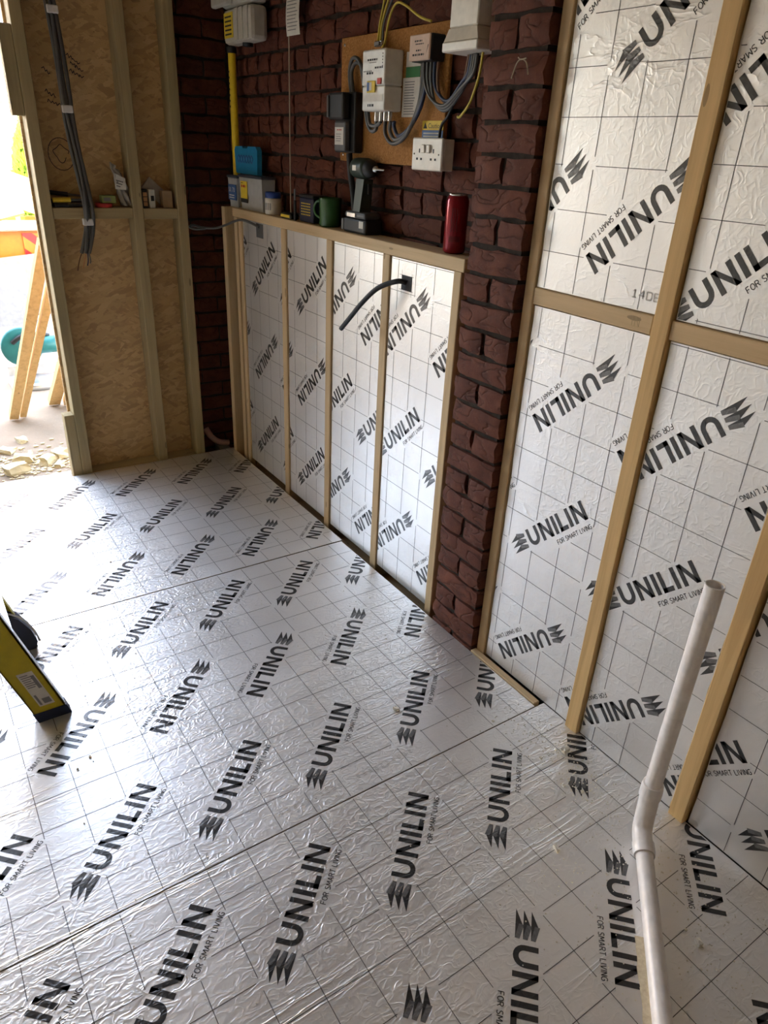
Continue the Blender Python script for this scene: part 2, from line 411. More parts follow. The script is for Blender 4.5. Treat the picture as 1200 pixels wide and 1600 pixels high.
# ------------------------------------------------------------------ floor: slab and foil faced boards
floor = MB().box(-1.9, 1.62, -2.7, 3.56, -.30, -.105).build('floor', 'slab'); tag(floor, kind='structure')
def floor_board(x0, x1, y0, y1, um, vm, flip0, prints=True, y1r=None):
    mb = MB(); ch = .0004
    y1r = y1 if y1r is None else y1r
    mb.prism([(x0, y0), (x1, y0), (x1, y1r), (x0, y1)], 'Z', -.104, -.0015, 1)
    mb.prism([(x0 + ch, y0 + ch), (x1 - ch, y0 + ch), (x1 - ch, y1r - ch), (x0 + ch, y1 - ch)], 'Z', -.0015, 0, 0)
    o = mb.build('insulation_board', ['foil_floor', 'foam_edge_shade'], floor)
    if prints: make_print(o, 'foil_floor', lambda u, v: (u, v, .0004), x0 + .004, x1 - .004, y0 + .004, min(y1, y1r) - .004, um, vm, flip0)
    return o
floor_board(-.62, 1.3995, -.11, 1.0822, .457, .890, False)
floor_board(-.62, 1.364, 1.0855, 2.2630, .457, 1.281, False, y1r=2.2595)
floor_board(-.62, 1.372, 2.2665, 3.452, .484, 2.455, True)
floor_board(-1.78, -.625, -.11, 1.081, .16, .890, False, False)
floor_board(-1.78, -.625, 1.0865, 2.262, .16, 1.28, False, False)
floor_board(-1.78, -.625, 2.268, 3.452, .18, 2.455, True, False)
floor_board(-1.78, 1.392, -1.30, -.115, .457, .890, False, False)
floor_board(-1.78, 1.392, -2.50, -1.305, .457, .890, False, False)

# ------------------------------------------------------------------ bricks
def brick_mesh(L, H, D, seed):
    rd = random.Random(seed); nx, nz = (5 if L > .15 else 3), 3; vs = []; fs = []
    for j in range(nz + 1):
        for i in range(nx + 1):
            u, v = i / nx, j / nz; x, z = (u - .5) * L, (v - .5) * H
            e = (i in (0, nx)) + (j in (0, nz))
            y = rd.uniform(-.0035, .0045) - (.006 if e == 1 else .010 if e == 2 else 0)
            vs.append((x + rd.uniform(-.004, .004) * (0 < i < nx) + rd.uniform(-.003, .003) * (i in (0, nx)), y, z + rd.uniform(-.003, .003)))
    W = nx + 1
    for j in range(nz):
        for i in range(nx): fs.append((j * W + i, j * W + i + 1, (j + 1) * W + i + 1, (j + 1) * W + i))
    ring = [i for i in range(W)] + [j * W + nx for j in range(1, nz + 1)] + [nz * W + i for i in range(nx - 1, -1, -1)] + [j * W for j in range(nz - 1, 0, -1)]
    o = len(vs)
    for r in ring: vs.append((vs[r][0] * 1.0, -D, vs[r][2]))
    n = len(ring)
    for k in range(n): fs.append((ring[(k + 1) % n], ring[k], o + k, o + (k + 1) % n))
    me = bpy.data.meshes.new('brick'); me.from_pydata(vs, [], fs); me.materials.append(MAT['brick'])
    for p in me.polygons: p.use_smooth = True
    try: me.set_sharp_from_angle(angle=R(38))
    except Exception: pass
    me.update(); return me
STRETCH = [brick_mesh(.212, .0625, .095, s) for s in range(9)]
HEAD = [brick_mesh(.099, .0625, .095, 50 + s) for s in range(7)]
HALF = [brick_mesh(.066, .064, .095, 80 + s) for s in range(3)]
def put_brick(parent, me, loc, rz, tilt=0.0):
    o = bpy.data.objects.new('brick', me); COL.objects.link(o); o.parent = parent
    o.location = Vector(loc) - Vector(ORG[parent.name]); o.rotation_euler = (random.uniform(-.02, .02), random.uniform(-.012, .012) + tilt, rz + random.uniform(-.012, .012))
    return o
COURSE = .0745
# long wall of the house, brick face at X = 1.485
wall_r = MB().box(1.502, 1.62, -2.7, 3.70, -.30, 2.46).build('wall_right', 'mortar'); tag(wall_r, kind='structure')
for k in range(14):
    z = 1.172 + COURSE * k; y = 3.60 - (.11 if k % 2 else 0) - random.uniform(0, .03)
    seq = 0
    while y > 1.60:
        hd = (k % 3 == 2) or random.random() < .14
        L = .100 if hd else .213
        put_brick(wall_r, random.choice(HEAD if hd else STRETCH), (1.485 + random.uniform(-.003, .004), y - L / 2, z + .032 + random.uniform(-.002, .002)), R(90))
        y -= L + random.uniform(.010, .015); seq += 1
# brick pier standing forward of the wall
pier = MB().box(1.375, 1.501, 1.408, 1.604, -.11, 2.42).build('wall_pier', 'mortar'); tag(pier, kind='structure')
for k in range(33):
    z = -.055 + COURSE * k
    if k % 2: put_brick(pier, random.choice(STRETCH), (1.360 + random.uniform(-.004, .003), 1.506 + random.uniform(-.003, .003), z + .032), R(90))
    else:
        put_brick(pier, random.choice(HEAD), (1.360 + random.uniform(-.004, .003), 1.450 + random.uniform(-.003, .003), z + .032), R(90))
        put_brick(pier, random.choice(HEAD), (1.360 + random.uniform(-.004, .003), 1.562 + random.uniform(-.003, .003), z + .032), R(90))

# ------------------------------------------------------------------ back wall: sheathing, framing, brick return
wall_b = MB()
wall_b.box(.575, 1.215, 3.560, 3.578, -.11, 2.46)
wall_b = wall_b.build('wall_back', 'osb'); tag(wall_b, kind='structure')
def stick(name, parent, mat, *a): return bx(name, mat, parent, *a, ch=.0022)
stick('stud', wall_b, 'treated_Z', .585, .630, 3.465, 3.559, -.10, 2.42)
stick('stud', wall_b, 'treated_Z', .967, 1.012, 3.465, 3.559, -.10, 2.42)
stick('stud', wall_b, 'treated_Z', 1.172, 1.216, 3.465, 3.559, -.10, 2.42)
stick('noggin', wall_b, 'treated_X', .631, .966, 3.468, 3.559, 1.176, 1.220)
stick('noggin', wall_b, 'treated_X', 1.013, 1.171, 3.468, 3.559, 1.174, 1.218)
stick('jamb_packer', wall_b, 'treated_Z', .537, .5835, 3.467, 3.520, 1.556, 1.862)
stick('jamb_packer', wall_b, 'treated_Z', .540, .5835, 3.467, 3.530, -.02, .306)
stick('sole_plate', wall_b, 'treated_X', .631, 1.171, 3.468, 3.559, -.10, -.004)
rb = MB().box(1.10, 1.62, 3.585, 3.70, -.30, 2.46).build('wall_back_brick', 'mortar'); tag(rb, kind='structure')
for k in range(31):
    z = -.10 + COURSE * k; x = 1.492 - (.11 if k % 2 else 0)
    xs = [(1.379, STRETCH), (1.216, HEAD)] if k % 2 == 0 else [(1.434, HEAD), (1.270, STRETCH)]
    for xx, src in xs: put_brick(rb, random.choice(src), (xx, 3.572 + random.uniform(-.003, .003), z + .032), R(180))
# the rest of the shell, mostly outside the frame
left_b = MB().box(-1.9, DOOR_L, 3.465, 3.578, -.30, 2.46).box(DOOR_L, .575, 3.465, 3.578, DOOR_T, 2.46).build('wall_front_return', 'osb'); tag(left_b, kind='structure')
wl_ = MB().box(-1.92, -1.80, -2.7, 3.56, -.30, 2.46).build('wall_left', 'plasterboard'); tag(wl_, kind='structure')
wr_ = MB().box(-1.92, 1.62, -2.82, -2.7, -.30, 2.46).build('wall_rear', 'plasterboard'); tag(wr_, kind='structure')
ce = MB().box(-1.92, 1.62, -2.82, 3.70, 2.46, 2.75).build('ceiling', 'ceiling_timber'); tag(ce, kind='structure')

upper = MB().box(-7.0, 6.0, -6.0, 3.68, 2.76, 5.9).build('wall_sun_blocker', 'blocker_brick'); tag(upper, kind='structure')  # unseen block added above the room to shade the drive and skip
side_blocker = MB().box(-2.2, -1.92, 3.579, 6.3, -.30, 4.6).build('wall_light_blocker', 'blocker_brick'); tag(side_blocker, kind='structure')  # unseen wall, added to keep doorway light off the low frame's far end
# ------------------------------------------------------------------ insulated timber frames on the long wall
def wall_board(parent, y0, y1, z0, z1, um, vm, flip0, xf=1.400, dep=.07, jag=True):
    """foil board between studs; u runs to the right (towards -Y)"""
    mb = MB(); n = 26; rd = random.Random(int(y0 * 1000 + z0 * 77))
    jl = [rd.uniform(0, .0035) if jag else 0 for _ in range(n + 1)]; jr = [rd.uniform(0, .0035) if jag else 0 for _ in range(n + 1)]
    lp = [(y1 - jl[i], z0 + (z1 - z0) * i / n) for i in range(n + 1)]; rp = [(y0 + jr[i], z0 + (z1 - z0) * i / n) for i in range(n + 1)]
    vs = []
    for (ya, z), (yb, _) in zip(lp, rp): vs += [(xf, ya, z), (xf, yb, z), (xf + dep, ya, z), (xf + dep, yb, z)]
    ff = []; fs = []
    for i in range(n):
        o = i * 4; ff.append((o, o + 1, o + 5, o + 4)); fs.append((o, o + 4, o + 6, o + 2)); fs.append((o + 1, o + 3, o + 7, o + 5))
    mb.add(vs, ff, 0); o = 0
    mb.add(vs, fs + [(0, 2, 3, 1), (n * 4, n * 4 + 1, n * 4 + 3, n * 4 + 2)], 1)
    ob = mb.build('insulation_board', ['foil_wall', 'foam'], parent)
    make_print(ob, 'foil_wall', lambda u, v: (xf - .0005, -u, v), -y1 + .004, -y0 - .004, z0 + .002, z1 - .002, um, vm, flip0)
    return ob

low = root('low_stud_frame', (1.44, 2.48, 0), 'waist-high timber stud frame filled with four foil insulation boards under the brick wall', 'stud frame')
for y0, y1 in ((1.656, 1.692), (2.030, 2.072), (2.415, 2.457), (2.800, 2.842), (3.250, 3.282), (3.300, 3.333)):
    stick('stud', low, 'pine_Z', 1.388, 1.478, y0, y1, -.10, 1.196)
stick('top_plate', low, 'pine_Y', 1.383, 1.478, 2.058, 3.336, 1.197, 1.235)
stick('top_plate', low, 'pine_Y', 1.380, 1.478, 1.636, 2.057, 1.197, 1.235)
stick('corner_post', low, 'pine_Z', 1.372, 1.470, 3.402, 3.440, -.10, 1.232)
stick('sole_plate', low, 'pine_Y', 1.402, 1.478, 1.693, 3.249, -.10, -.062)
LOWB = [wall_board(low, 2.844, 3.248, .012, 1.194, -3.040, 1.000, False, 1.396),
        wall_board(low, 2.459, 2.798, .012, 1.194, -2.590, 1.000, False, 1.396),
        wall_board(low, 2.074, 2.413, .006, 1.194, -2.380, .990, True, 1.396),
        wall_board(low, 1.694, 2.028, .002, 1.192, -1.935, .990, True, 1.394)]

tall = root('tall_stud_frame', (1.44, .3, 0), 'full-height timber stud frame packed with foil insulation boards right of the brick pier', 'stud frame')
stick('stud', tall, 'pine_Z', 1.393, 1.488, 1.362, 1.397, -.10, 2.42)
stick('stud', tall, 'fresh_Z', 1.386, 1.488, .938, .982, -.004, 2.42)
stick('stud', tall, 'fresh_Z', 1.384, 1.488, .574, .616, -.004, 2.42)
stick('stud', tall, 'pine_Z', 1.385, 1.488, .165, .210, -.004, 2.42)
stick('noggin', tall, 'pine_Y', 1.392, 1.488, .986, 1.360, 1.160, 1.202)
stick('noggin', tall, 'pine_Y', 1.392, 1.488, .620, .938, 1.160, 1.202)
stick('sole_plate', tall, 'pine_Y', 1.367, 1.391, 1.092, 1.398, -.10, .004)
wall_board(tall, .987, 1.359, .002, 1.156, -1.183, .959, True, 1.401)
wall_board(tall, .986, 1.360, 1.204, 2.40, -1.088, 1.393, True, 1.400)
wall_board(tall, .621, .936, .002, 1.157, -.840, .955, True, 1.400)
wall_board(tall, .621, .936, 1.204, 2.40, -.835, 1.310, False, 1.400)
wall_board(tall, .212, .570, .002, 2.40, -.615, .190, False, 1.402)
wall_board(tall, -.40, .163, .002, 2.40, -.30, .190, False, 1.402)
wall_board(tall, -2.6, -.41, .002, 2.40, -.30, .190, False, 1.402)
# ------------------------------------------------------------------ outside the doorway
GZ = -.12
t = NT('drive', .9); nz = t.noise(t.co(), 1.2, 7, .68); sp = t.noise(t.co(), 55, 3)
c = t.ramp(nz, [(.3, (.19, .145, .100)), (.7, (.29, .22, .155))]); t.base(t.mix(t.ramp(sp, [(.6, 0.0), (.75, .4)]), c, (.30, .265, .21))); t.bump(sp, .3, .003); MAT['drive'] = t.m
gd = MB().add([(-40, 3.579, GZ), (40, 3.579, GZ), (40, 60, GZ), (-40, 60, GZ)], [(0, 1, 2, 3)]).build('ground_outside', 'drive'); tag(gd, kind='structure')
plain('render_white', (.80, .78, .74), .8, var=.04); plain('skip_orange', (.40, .115, .004), .5, var=.10); plain('skip_red', (.36, .008, .008), .45)
plain('skip_rim', (.42, .35, .29), .6); plain('card', (.34, .22, .12), .85); plain('chip', (.40, .19, .08), .8, var=.3, scale=8)
plain('sheet_grey', (.15, .14, .13), .8); plain('sheet_pink', (.17, .12, .09), .8); plain('house_brick', (.42, .30, .19), .85, var=.25, scale=6); plain('slate', (.12, .11, .13), .7); plain('glass_dark', (.10, .11, .16), .2)
plain('teal', (.010, .14, .14), .45); plain('tool_black', (.010, .010, .011), .5); plain('alu', (.62, .63, .65), .32, .85); plain('foam_block', (.55, .47, .30), .9, var=.15, scale=18)
# house across the road, its pale boarded front and gable
ho = root('opposite_house', (3.2, 17.0, GZ), 'brick house with a white boarded lower front across the road beyond the doorway', 'house')
bx('wall', 'house_brick', ho, -6.0, 9.0, 17.3, 17.7, GZ, 6.2)
for k in range(9): bx('cladding_board', 'render_white', ho, -6.0, 9.0, 17.22, 17.29, GZ + .02 + k * .30, GZ + .30 + k * .30)
MB().prism([(17.0, 6.2), (17.0, 6.35), (20.4, 8.6), (23.8, 6.35), (23.8, 6.2)], 'X', -6.3, 9.3).build('roof', 'slate', ho)
for xx in (-3.4, .9, 2.62, 5.6):
    w_ = bx('window', 'render_white', ho, xx, xx + 1.1, 17.25, 17.30, 3.05, 4.2); bx('pane', 'glass_dark', w_, xx + .08, xx + 1.02, 17.235, 17.249, 3.13, 4.12)
# orange skip heaped with waste
sk = root('waste_skip', (1.0, 9.2, GZ), 'orange steel waste skip with a pale rim and red warning chevrons on the driveway', 'skip')
MB().prism([(-1.30, .22), (2.15, .22), (2.15, .60), (-1.30, .60)], 'Y', 8.40, 8.46).build('side_panel', 'skip_orange', sk)
MB().add([(-1.30, 8.41, .22), (2.15, 8.41, .22), (1.75, 8.62, GZ), (-.9, 8.62, GZ), (-1.30, 8.46, .22), (2.15, 8.46, .22), (1.75, 8.68, GZ), (-.9, 8.68, GZ)], [(0, 1, 2, 3), (4, 7, 6, 5), (0, 4, 5, 1), (3, 2, 6, 7), (0, 3, 7, 4), (1, 5, 6, 2)]).build('lower_panel', 'skip_rim', sk)
bx('rear_panel', 'skip_orange', sk, -1.30, 2.15, 9.98, 10.04, GZ, .60)
bx('end_panel', 'skip_orange', sk, -1.30, -1.24, 8.47, 9.97, GZ, .60); bx('end_panel', 'skip_orange', sk, 2.09, 2.15, 8.47, 9.97, GZ, .60)
bx('rim', 'skip_rim', sk, -1.34, 2.19, 8.36, 8.48, .61, .69, ch=.012)
pl_ = MB(); pl_.box(1.20, 1.52, 8.385, 8.399, .10, .585); pl_ = pl_.build('warning_plate', 'skip_red', sk)
for k in range(3):
    z = .02 + k * .22; pts = clip_poly([(1.20, z + .20), (1.52, z - .06), (1.52, z + .06), (1.20, z + .32)], 1.201, 1.519, .101, .584)
    if pts: MB().prism(pts, 'Y', 8.381, 8.3849).build('stripe', 'skip_orange', pl_)
def waste(name, label, mat, c, ax, ay, h, cat='board'):
    ax = Vector(ax).normalized(); ay = Vector(ay); ay = (ay - ax * ay.dot(ax)).normalized(); az = ax.cross(ay)
    o = MB().obox(c, ax, ay, az, *h).build(name, mat); tag(o, label, cat, 'waste heaped in the skip'); return o
waste('chipboard_offcut', 'orange chipboard offcut tipped up in the skip', 'chip', (1.00, 8.76, .82), (1, 0, .25), (0, 1, .7), (.26, .24, .012))
waste('cardboard_sheet', 'tan cardboard sheet leaning in the skip below the conifer', 'card', (1.46, 9.42, .88), (1, 0, -.35), (0, .6, .8), (.24, .22, .006), 'cardboard')
waste('timber_offcut', 'short upright timber offcut standing in the skip', 'fresh_Z', (1.285, 9.12, .84), (1, 0, .05), (0, 1, 0), (.02, .03, .26), 'timber')
waste('broken_panel', 'broken brown panel at the back of the skip', 'chip', (.62, 9.62, 1.06), (1, 0, -.5), (0, .4, .9), (.4, .3, .012))
waste('bent_cardboard', 'crumpled cardboard piece at the skip edge', 'card', (1.80, 9.80, .90), (1, 0, .6), (0, .7, .7), (.22, .26, .006), 'cardboard')
bx_ = MB().box(-1.2, 2.05, 8.48, 9.96, .30, .56).build('rubble_fill', 'chip'); tag(bx_, 'brown mixed rubble filling the skip', 'rubble', kind='stuff')
# conifer
t = NT('conifer_green', .7); rn = t.noise(t.co(), 9, 3); t.base(t.ramp(rn, [(.3, (.07, .15, .008)), (.7, (.17, .29, .015))])); t.b.inputs['Subsurface Weight'].default_value = 0.0; MAT['conifer_green'] = t.m
cf = root('conifer', (2.05, 11.6, GZ), 'bright green columnar conifer behind the skip', 'tree')
mb = MB(); rd = random.Random(3)
for k in range(9000):
    h = rd.random() ** .8; z = GZ + .15 + h * 1.80; rr = (.38 * (1 - h ** 3.0) + .04) * (rd.random() ** .28); a = rd.uniform(0, 6.283)
    p = Vector((2.05 + rr * math.cos(a), 11.6 + rr * math.sin(a), z)); d = Vector((math.cos(a) * .6, math.sin(a) * .6, 1.0 + rd.random())).normalized()
    s_ = d.cross(Vector((rd.uniform(-1, 1), rd.uniform(-1, 1), .2))).normalized() * rd.uniform(.014, .030); L = rd.uniform(.05, .10)
    mb.add([p - s_, p + s_, p + d * L + s_ * .3, p + d * L - s_ * .3], [(0, 1, 2, 3)])
mb.build('foliage', 'conifer_green', cf, fix=False)['kind'] = 'stuff'
MB().tube([(2.05, 11.6, GZ), (2.05, 11.6, 1.3)], [.05, .02], 8).build('trunk', 'house_brick', cf)
# low garden wall and plasterboard sheet leaning outside
t_ = waste('plasterboard_sheet', 'pale grey plasterboard sheet leaning against the skip', 'sheet_grey', (.52, 7.55, .12), (1, 0, 0), (0, .45, .9), (.55, .30, .008)); del t_['group']
t_ = waste('plywood_sheet', 'pinkish plywood sheet propped against the side of the skip', 'sheet_pink', (.9, 8.0, .12), (1, 0, .1), (0, .5, .85), (.75, .30, .009)); del t_['group']
# timbers leaning on the door jamb
def leaning(a, b, w, d, mat, label, face=(0, -1, 0)):
    a, b = Vector(a), Vector(b); az = (b - a).normalized(); ay = Vector(face); ay = (ay - az * ay.dot(az)).normalized(); ax = ay.cross(az)
    o = MB().obox((a + b) / 2, ax, ay, az, w / 2, d / 2, (b - a).length / 2).build('timber_length', mat); tag(o, label, 'timber', 'timbers leaning outside the doorway'); return o
leaning((.452, 4.78, GZ + .02), (.612, 3.68, 1.06), .052, .045, 'fresh_Z', 'pale sawn timber leaning to the door jamb, left of the pair')
leaning((.508, 4.80, GZ + .02), (.665, 3.70, 1.00), .036, .045, 'fresh_Z', 'thin pale timber close against the right of the leaning pair')
leaning((.727, 4.97, GZ + .02), (.768, 4.05, .62), .070, .045, 'fresh_Z', 'short thick timber propped beside the mitre saw')
leaning((.808, 4.93, GZ + .02), (.835, 4.02, .60), .060, .045, 'pine_Z', 'short timber propped behind the jamb, hard against it')
# mitre saw
ms = root('mitre_saw', (.72, 5.5, GZ), 'teal and black mitre saw standing on the drive behind the leaning timber', 'saw')
MB().lathe((.72, 5.48, GZ), [(.0, .0), (.17, .0), (.17, .035), (.15, .05), (0, .05)], 24).build('turntable', 'alu', ms)
bx('fence', 'alu', ms, .55, .90, 5.55, 5.575, GZ + .055, GZ + .13, ch=.003)
bx('arm', 'tool_black', ms, .70, .76, 5.56, 5.70, GZ + .06, GZ + .25, ch=.008)
MB().lathe((.66, 5.50, .155), [(0, -.022), (.125, -.022), (.135, -.01), (.135, .012), (.12, .024), (0, .024)], 28, axis='Y').build('blade_guard', 'teal', ms)
MB().lathe((.80, 5.47, .165), [(0, -.05), (.055, -.05), (.062, -.03), (.062, .075), (.05, .09), (0, .09)], 20, axis='X').build('motor', 'teal', ms)
MB().tube([(.60, 5.47, .19), (.66, 5.45, .235), (.76, 5.45, .245), (.84, 5.47, .225)], .016, 8, sub=4).build('handle', 'tool_black', ms)
bx('motor_cap', 'tool_black', ms, .872, .890, 5.42, 5.52, .11, .22, ch=.006)
for dx in (-.15, .15): bx('foot', 'alu', ms, .72 + dx - .03, .72 + dx + .03, 5.40, 5.60, GZ + .0005, GZ + .03, ch=.004)
# foam offcuts on the drive
def chunk(x, y, s, label, seed, z=GZ):
    rd = random.Random(seed); bm = bmesh.new(); bmesh.ops.create_cube(bm, size=1)
    bmesh.ops.subdivide_edges(bm, edges=bm.edges[:], cuts=1, use_grid_fill=True)
    q = Matrix.Rotation(rd.uniform(0, 3), 3, 'Z')
    for v in bm.verts:
        v.co = Vector((v.co.x * s[0], v.co.y * s[1], (v.co.z + .5) * s[2])); v.co += Vector((rd.uniform(-.14, .14) * s[0], rd.uniform(-.14, .14) * s[1], (rd.uniform(-.2, .1) * s[2]) if v.co.z > .001 else 0)); v.co = q @ v.co
    mb = MB().add([(v.co.x + x, v.co.y + y, v.co.z + z) for v in bm.verts], [[v.index for v in f.verts] for f in bm.faces]); bm.free()
    o = mb.build('foam_offcut', 'foam_block'); return tag(o, label, 'offcut', 'foam offcuts on the drive')
chunk(.335, 3.90, (.11, .07, .055), 'largest cream foam offcut nearest the threshold', 1)
chunk(.385, 4.04, (.085, .065, .045), 'cream foam offcut just behind the largest one', 2)
chunk(.500, 3.96, (.075, .05, .045), 'squarish foam offcut in the middle of the heap', 3)
chunk(.570, 4.02, (.085, .06, .05), 'bright foam offcut nearest the door jamb', 4)
chunk(.430, 4.36, (.06, .045, .028), 'small flat foam scrap alone beyond the heap', 5)
chunk(.330, 4.22, (.08, .05, .03), 'long foam scrap at the left edge behind the heap', 6)
chunk(.545, 3.90, (.05, .035, .025), 'little foam scrap in front of the bright offcut', 7)
mb = MB(); rd = random.Random(11)
for k in range(420):
    x, y = rd.gauss(.42, .13), rd.gauss(3.97, .13)
    if y < 3.62: continue
    s_ = rd.uniform(.003, .011); mb.box(x - s_, x + s_, y - s_ * .7, y + s_ * .7, GZ, GZ + s_ * .8)
tag(mb.build('foam_crumbs', 'foam_block'), 'scattered cream foam crumbs on the drive outside the doorway', 'crumbs', kind='stuff')
bx('threshold', 'concrete', floor, DOOR_L, .574, 3.455, 3.578, -.104, -.02)
# ------------------------------------------------------------------ electrics on the brick wall
for nm, c, r_, m_ in (('white_plastic', (.72, .68, .60), .38, 0), ('meter_white', (.70, .68, .62), .42, 0), ('pipe_white', (.86, .83, .82), .28, 0), ('grey_plastic', (.36, .35, .32), .5, 0), ('dark_grey', (.10, .10, .10), .5, 0),
                      ('cable_grey', (.075, .072, .068), .42, 0), ('cable_black', (.008, .008, .009), .55, 0), ('earth_yellow', (.52, .42, .05), .45, 0), ('cable_brown', (.12, .05, .02), .5, 0), ('cable_blue', (.012, .025, .075), .45, 0),
                      ('paper', (.68, .66, .60), .8, 0), ('label_green', (.05, .22, .08), .6, 0), ('label_yellow', (.72, .52, .04), .6, 0), ('label_blue', (.05, .12, .30), .6, 0), ('ink', (.02, .02, .022), .7, 0), ('ink_grey', (.22, .22, .22), .7, 0), ('ink_red', (.45, .03, .02), .6, 0),
                      ('gas_yellow', (.80, .56, .02), .42, 0), ('gas_grey', (.50, .48, .42), .45, 0), ('mug_green', (.030, .105, .030), .18, 0), ('can_red', (.26, .008, .018), .20, .35), ('can_dark', (.12, .006, .012), .35, .2), ('steel', (.60, .60, .60), .25, .9),
                      ('ice_blue', (.02, .22, .42), .45, 0), ('tub_clear', (.42, .42, .40), .3, 0), ('tub_lid', (.06, .06, .07), .4, 0), ('lid_blue', (.015, .06, .28), .4, 0), ('tool_green', (.030, .045, .030), .42, 0), ('led', (.85, .80, .70), .3, 0),
                      ('tape_white', (.62, .60, .58), .6, 0), ('red_plastic', (.45, .03, .03), .4, 0), ('box_green', (.28, .34, .12), .7, 0), ('orange_card', (.48, .26, .12), .7, 0), ('bag_clear', (.42, .40, .36), .25, 0), ('navy', (.015, .018, .05), .5, 0),
                      ('ladder_yellow', (.52, .42, .015), .42, 0), ('ladder_blue', (.012, .022, .06), .5, 0), ('string', (.42, .36, .26), .9, 0), ('hose_pink', (.30, .17, .14), .7, 0), ('peach_cover', (.58, .42, .32), .6, 0), ('copper', (.55, .26, .12), .35, .8)):
    plain(nm, c, r_, m_, var=.08, scale=40)
t = NT('chipboard', .85); v_ = t.voro(t.co(), 230, 'F1', 1); sp_ = t.n.new('ShaderNodeSeparateColor'); t.l.new(v_, sp_.inputs[0])
t.base(t.mix(t.noise(t.co(), 9, 3), t.ramp(sp_.outputs[0], [(0, (.24, .10, .022)), (.5, (.42, .19, .045)), (1, (.56, .28, .085))]), (.34, .15, .032))); MAT['chipboard'] = t.m
UY, UZ = (0, -1, 0), (0, 0, 1)        # on the long wall: lettering runs towards -Y
def bars(mb, x, y, z, w, h, mi=0, seed=0):
    """a line of print too small to read: a row of short dark dashes"""
    rd = random.Random(seed + int(y * 9999) + int(z * 7777)); u = 0.0
    while u < w:
        l = min(rd.uniform(.6, 2.4) * h, w - u)
        mb.add([(x, y - u, z), (x, y - u - l, z), (x, y - u - l, z + h), (x, y - u, z + h)], [(0, 1, 2, 3)], mi); u += l + h * .5
def wlabel(mb, txt, x, y, z, h, mi=0, width=None): text_into(mb, txt, (x, y, z), UY, UZ, h, mi, width)

bb = MB().box(1.462, 1.4755, 1.886, 2.492, 1.462, 1.836, ch=.002).build('backboard', 'chipboard'); tag(bb, 'orange-brown chipboard panel on the brick wall carrying the electrics', 'board')
for y, z in ((2.472, 1.815), (1.905, 1.480), (2.470, 1.482)):
    MB().lathe((1.4615, y, z), [(0, -.002), (.004, -.0015), (.005, .0005)], 10, axis='X').build('screw', 'steel', bb)
# electricity meter
em = root('electricity_meter', (1.43, 2.18, 1.61), 'white electricity meter with a yellow display in the middle of the chipboard panel', 'meter')
MB().box(1.392, 1.461, 2.112, 2.243, 1.6815, 1.778, ch=.005).build('upper_body', 'meter_white', em)
MB().box(1.3945, 1.461, 2.112, 2.243, 1.612, 1.681, ch=.005).build('terminal_cover', 'meter_white', em)
bx('display', 'label_yellow', em, 1.3880, 1.3915, 2.160, 2.206, 1.662, 1.694, ch=.001)
bx('blue_mark', 'label_blue', em, 1.3872, 1.3879, 2.192, 2.204, 1.666, 1.690); bx('pale_window', 'paper', em, 1.3872, 1.3879, 2.178, 2.191, 1.668, 1.690)
mb = MB()
bars(mb, 1.3915, 2.212, 1.748, .058, .005); bars(mb, 1.3915, 2.200, 1.742, .040, .0016); bars(mb, 1.3915, 2.168, 1.726, .045, .005); bars(mb, 1.3915, 2.215, 1.712, .040, .006)
for k in range(5): mb.add([(1.3914, 2.127, 1.766 - k * .008), (1.3914, 2.123, 1.766 - k * .008), (1.3914, 2.123, 1.762 - k * .008), (1.3914, 2.127, 1.762 - k * .008)], [(0, 1, 2, 3)])
for k in range(5): mb.add([(1.3914, 2.232 - k * .010, 1.722), (1.3914, 2.226 - k * .010, 1.722), (1.3914, 2.226 - k * .010, 1.719), (1.3914, 2.232 - k * .010, 1.719)], [(0, 1, 2, 3)])
bars(mb, 1.3940, 2.208, 1.624, .036, .007)
mb.build('lettering', 'ink', em, fix=False)
MB().box(1.3936, 1.3944, 2.122, 2.236, 1.638, 1.657).build('label_strip', 'paper', em)
MB().box(1.3885, 1.3915, 2.128, 2.148, 1.684, 1.700).build('red_mark', 'ink_red', em)
for k in range(4):
    MB().tube([(1.428, 2.125 + k * .026, 1.6115), (1.428, 2.125 + k * .026, 1.585)], .0075, 10).build('gland', 'steel', em)
# service cut-out
cu = root('service_cutout', (1.44, 2.42, 1.48), 'black supply cut-out with a fuse carrier and white label, left edge of the chipboard panel', 'fuse box')
MB().box(1.425, 1.461, 2.335, 2.470, 1.488, 1.672, ch=.006).build('base', 'tool_black', cu)
MB().box(1.392, 1.4245, 2.362, 2.462, 1.588, 1.670, ch=.008).build('fuse_carrier', 'tool_black', cu)
MB().box(1.404, 1.4245, 2.362, 2.436, 1.492, 1.584, ch=.005).build('terminal_cover', 'dark_grey', cu)
bx('grip', 'dark_grey', cu, 1.386, 1.3915, 2.450, 2.461, 1.595, 1.662, ch=.002)
lb = bx('warning_label', 'paper', cu, 1.4028, 1.4039, 2.372, 2.430, 1.512, 1.566)
mb = MB(); bars(mb, 1.4026, 2.415, 1.556, .032, .004, 1)
for k in range(4): mb.add([(1.4026, 2.422, 1.546 - k * .007), (1.4026, 2.386 + .004 * (k % 2), 1.546 - k * .007), (1.4026, 2.386 + .004 * (k % 2), 1.544 - k * .007), (1.4026, 2.422, 1.544 - k * .007)], [(0, 1, 2, 3)], 0)
mb.build('lettering', ['ink_grey', 'ink_red'], lb, fix=False)
o = MB().tube([(1.437, 2.385, 1.487), (1.440, 2.380, 1.43), (1.452, 2.372, 1.34), (1.460, 2.37, 1.236)], .011, 10, sub=5).build('supply_cable', 'cable_black'); tag(o, 'thick black supply cable dropping from the cut-out behind the impact driver', 'cable')
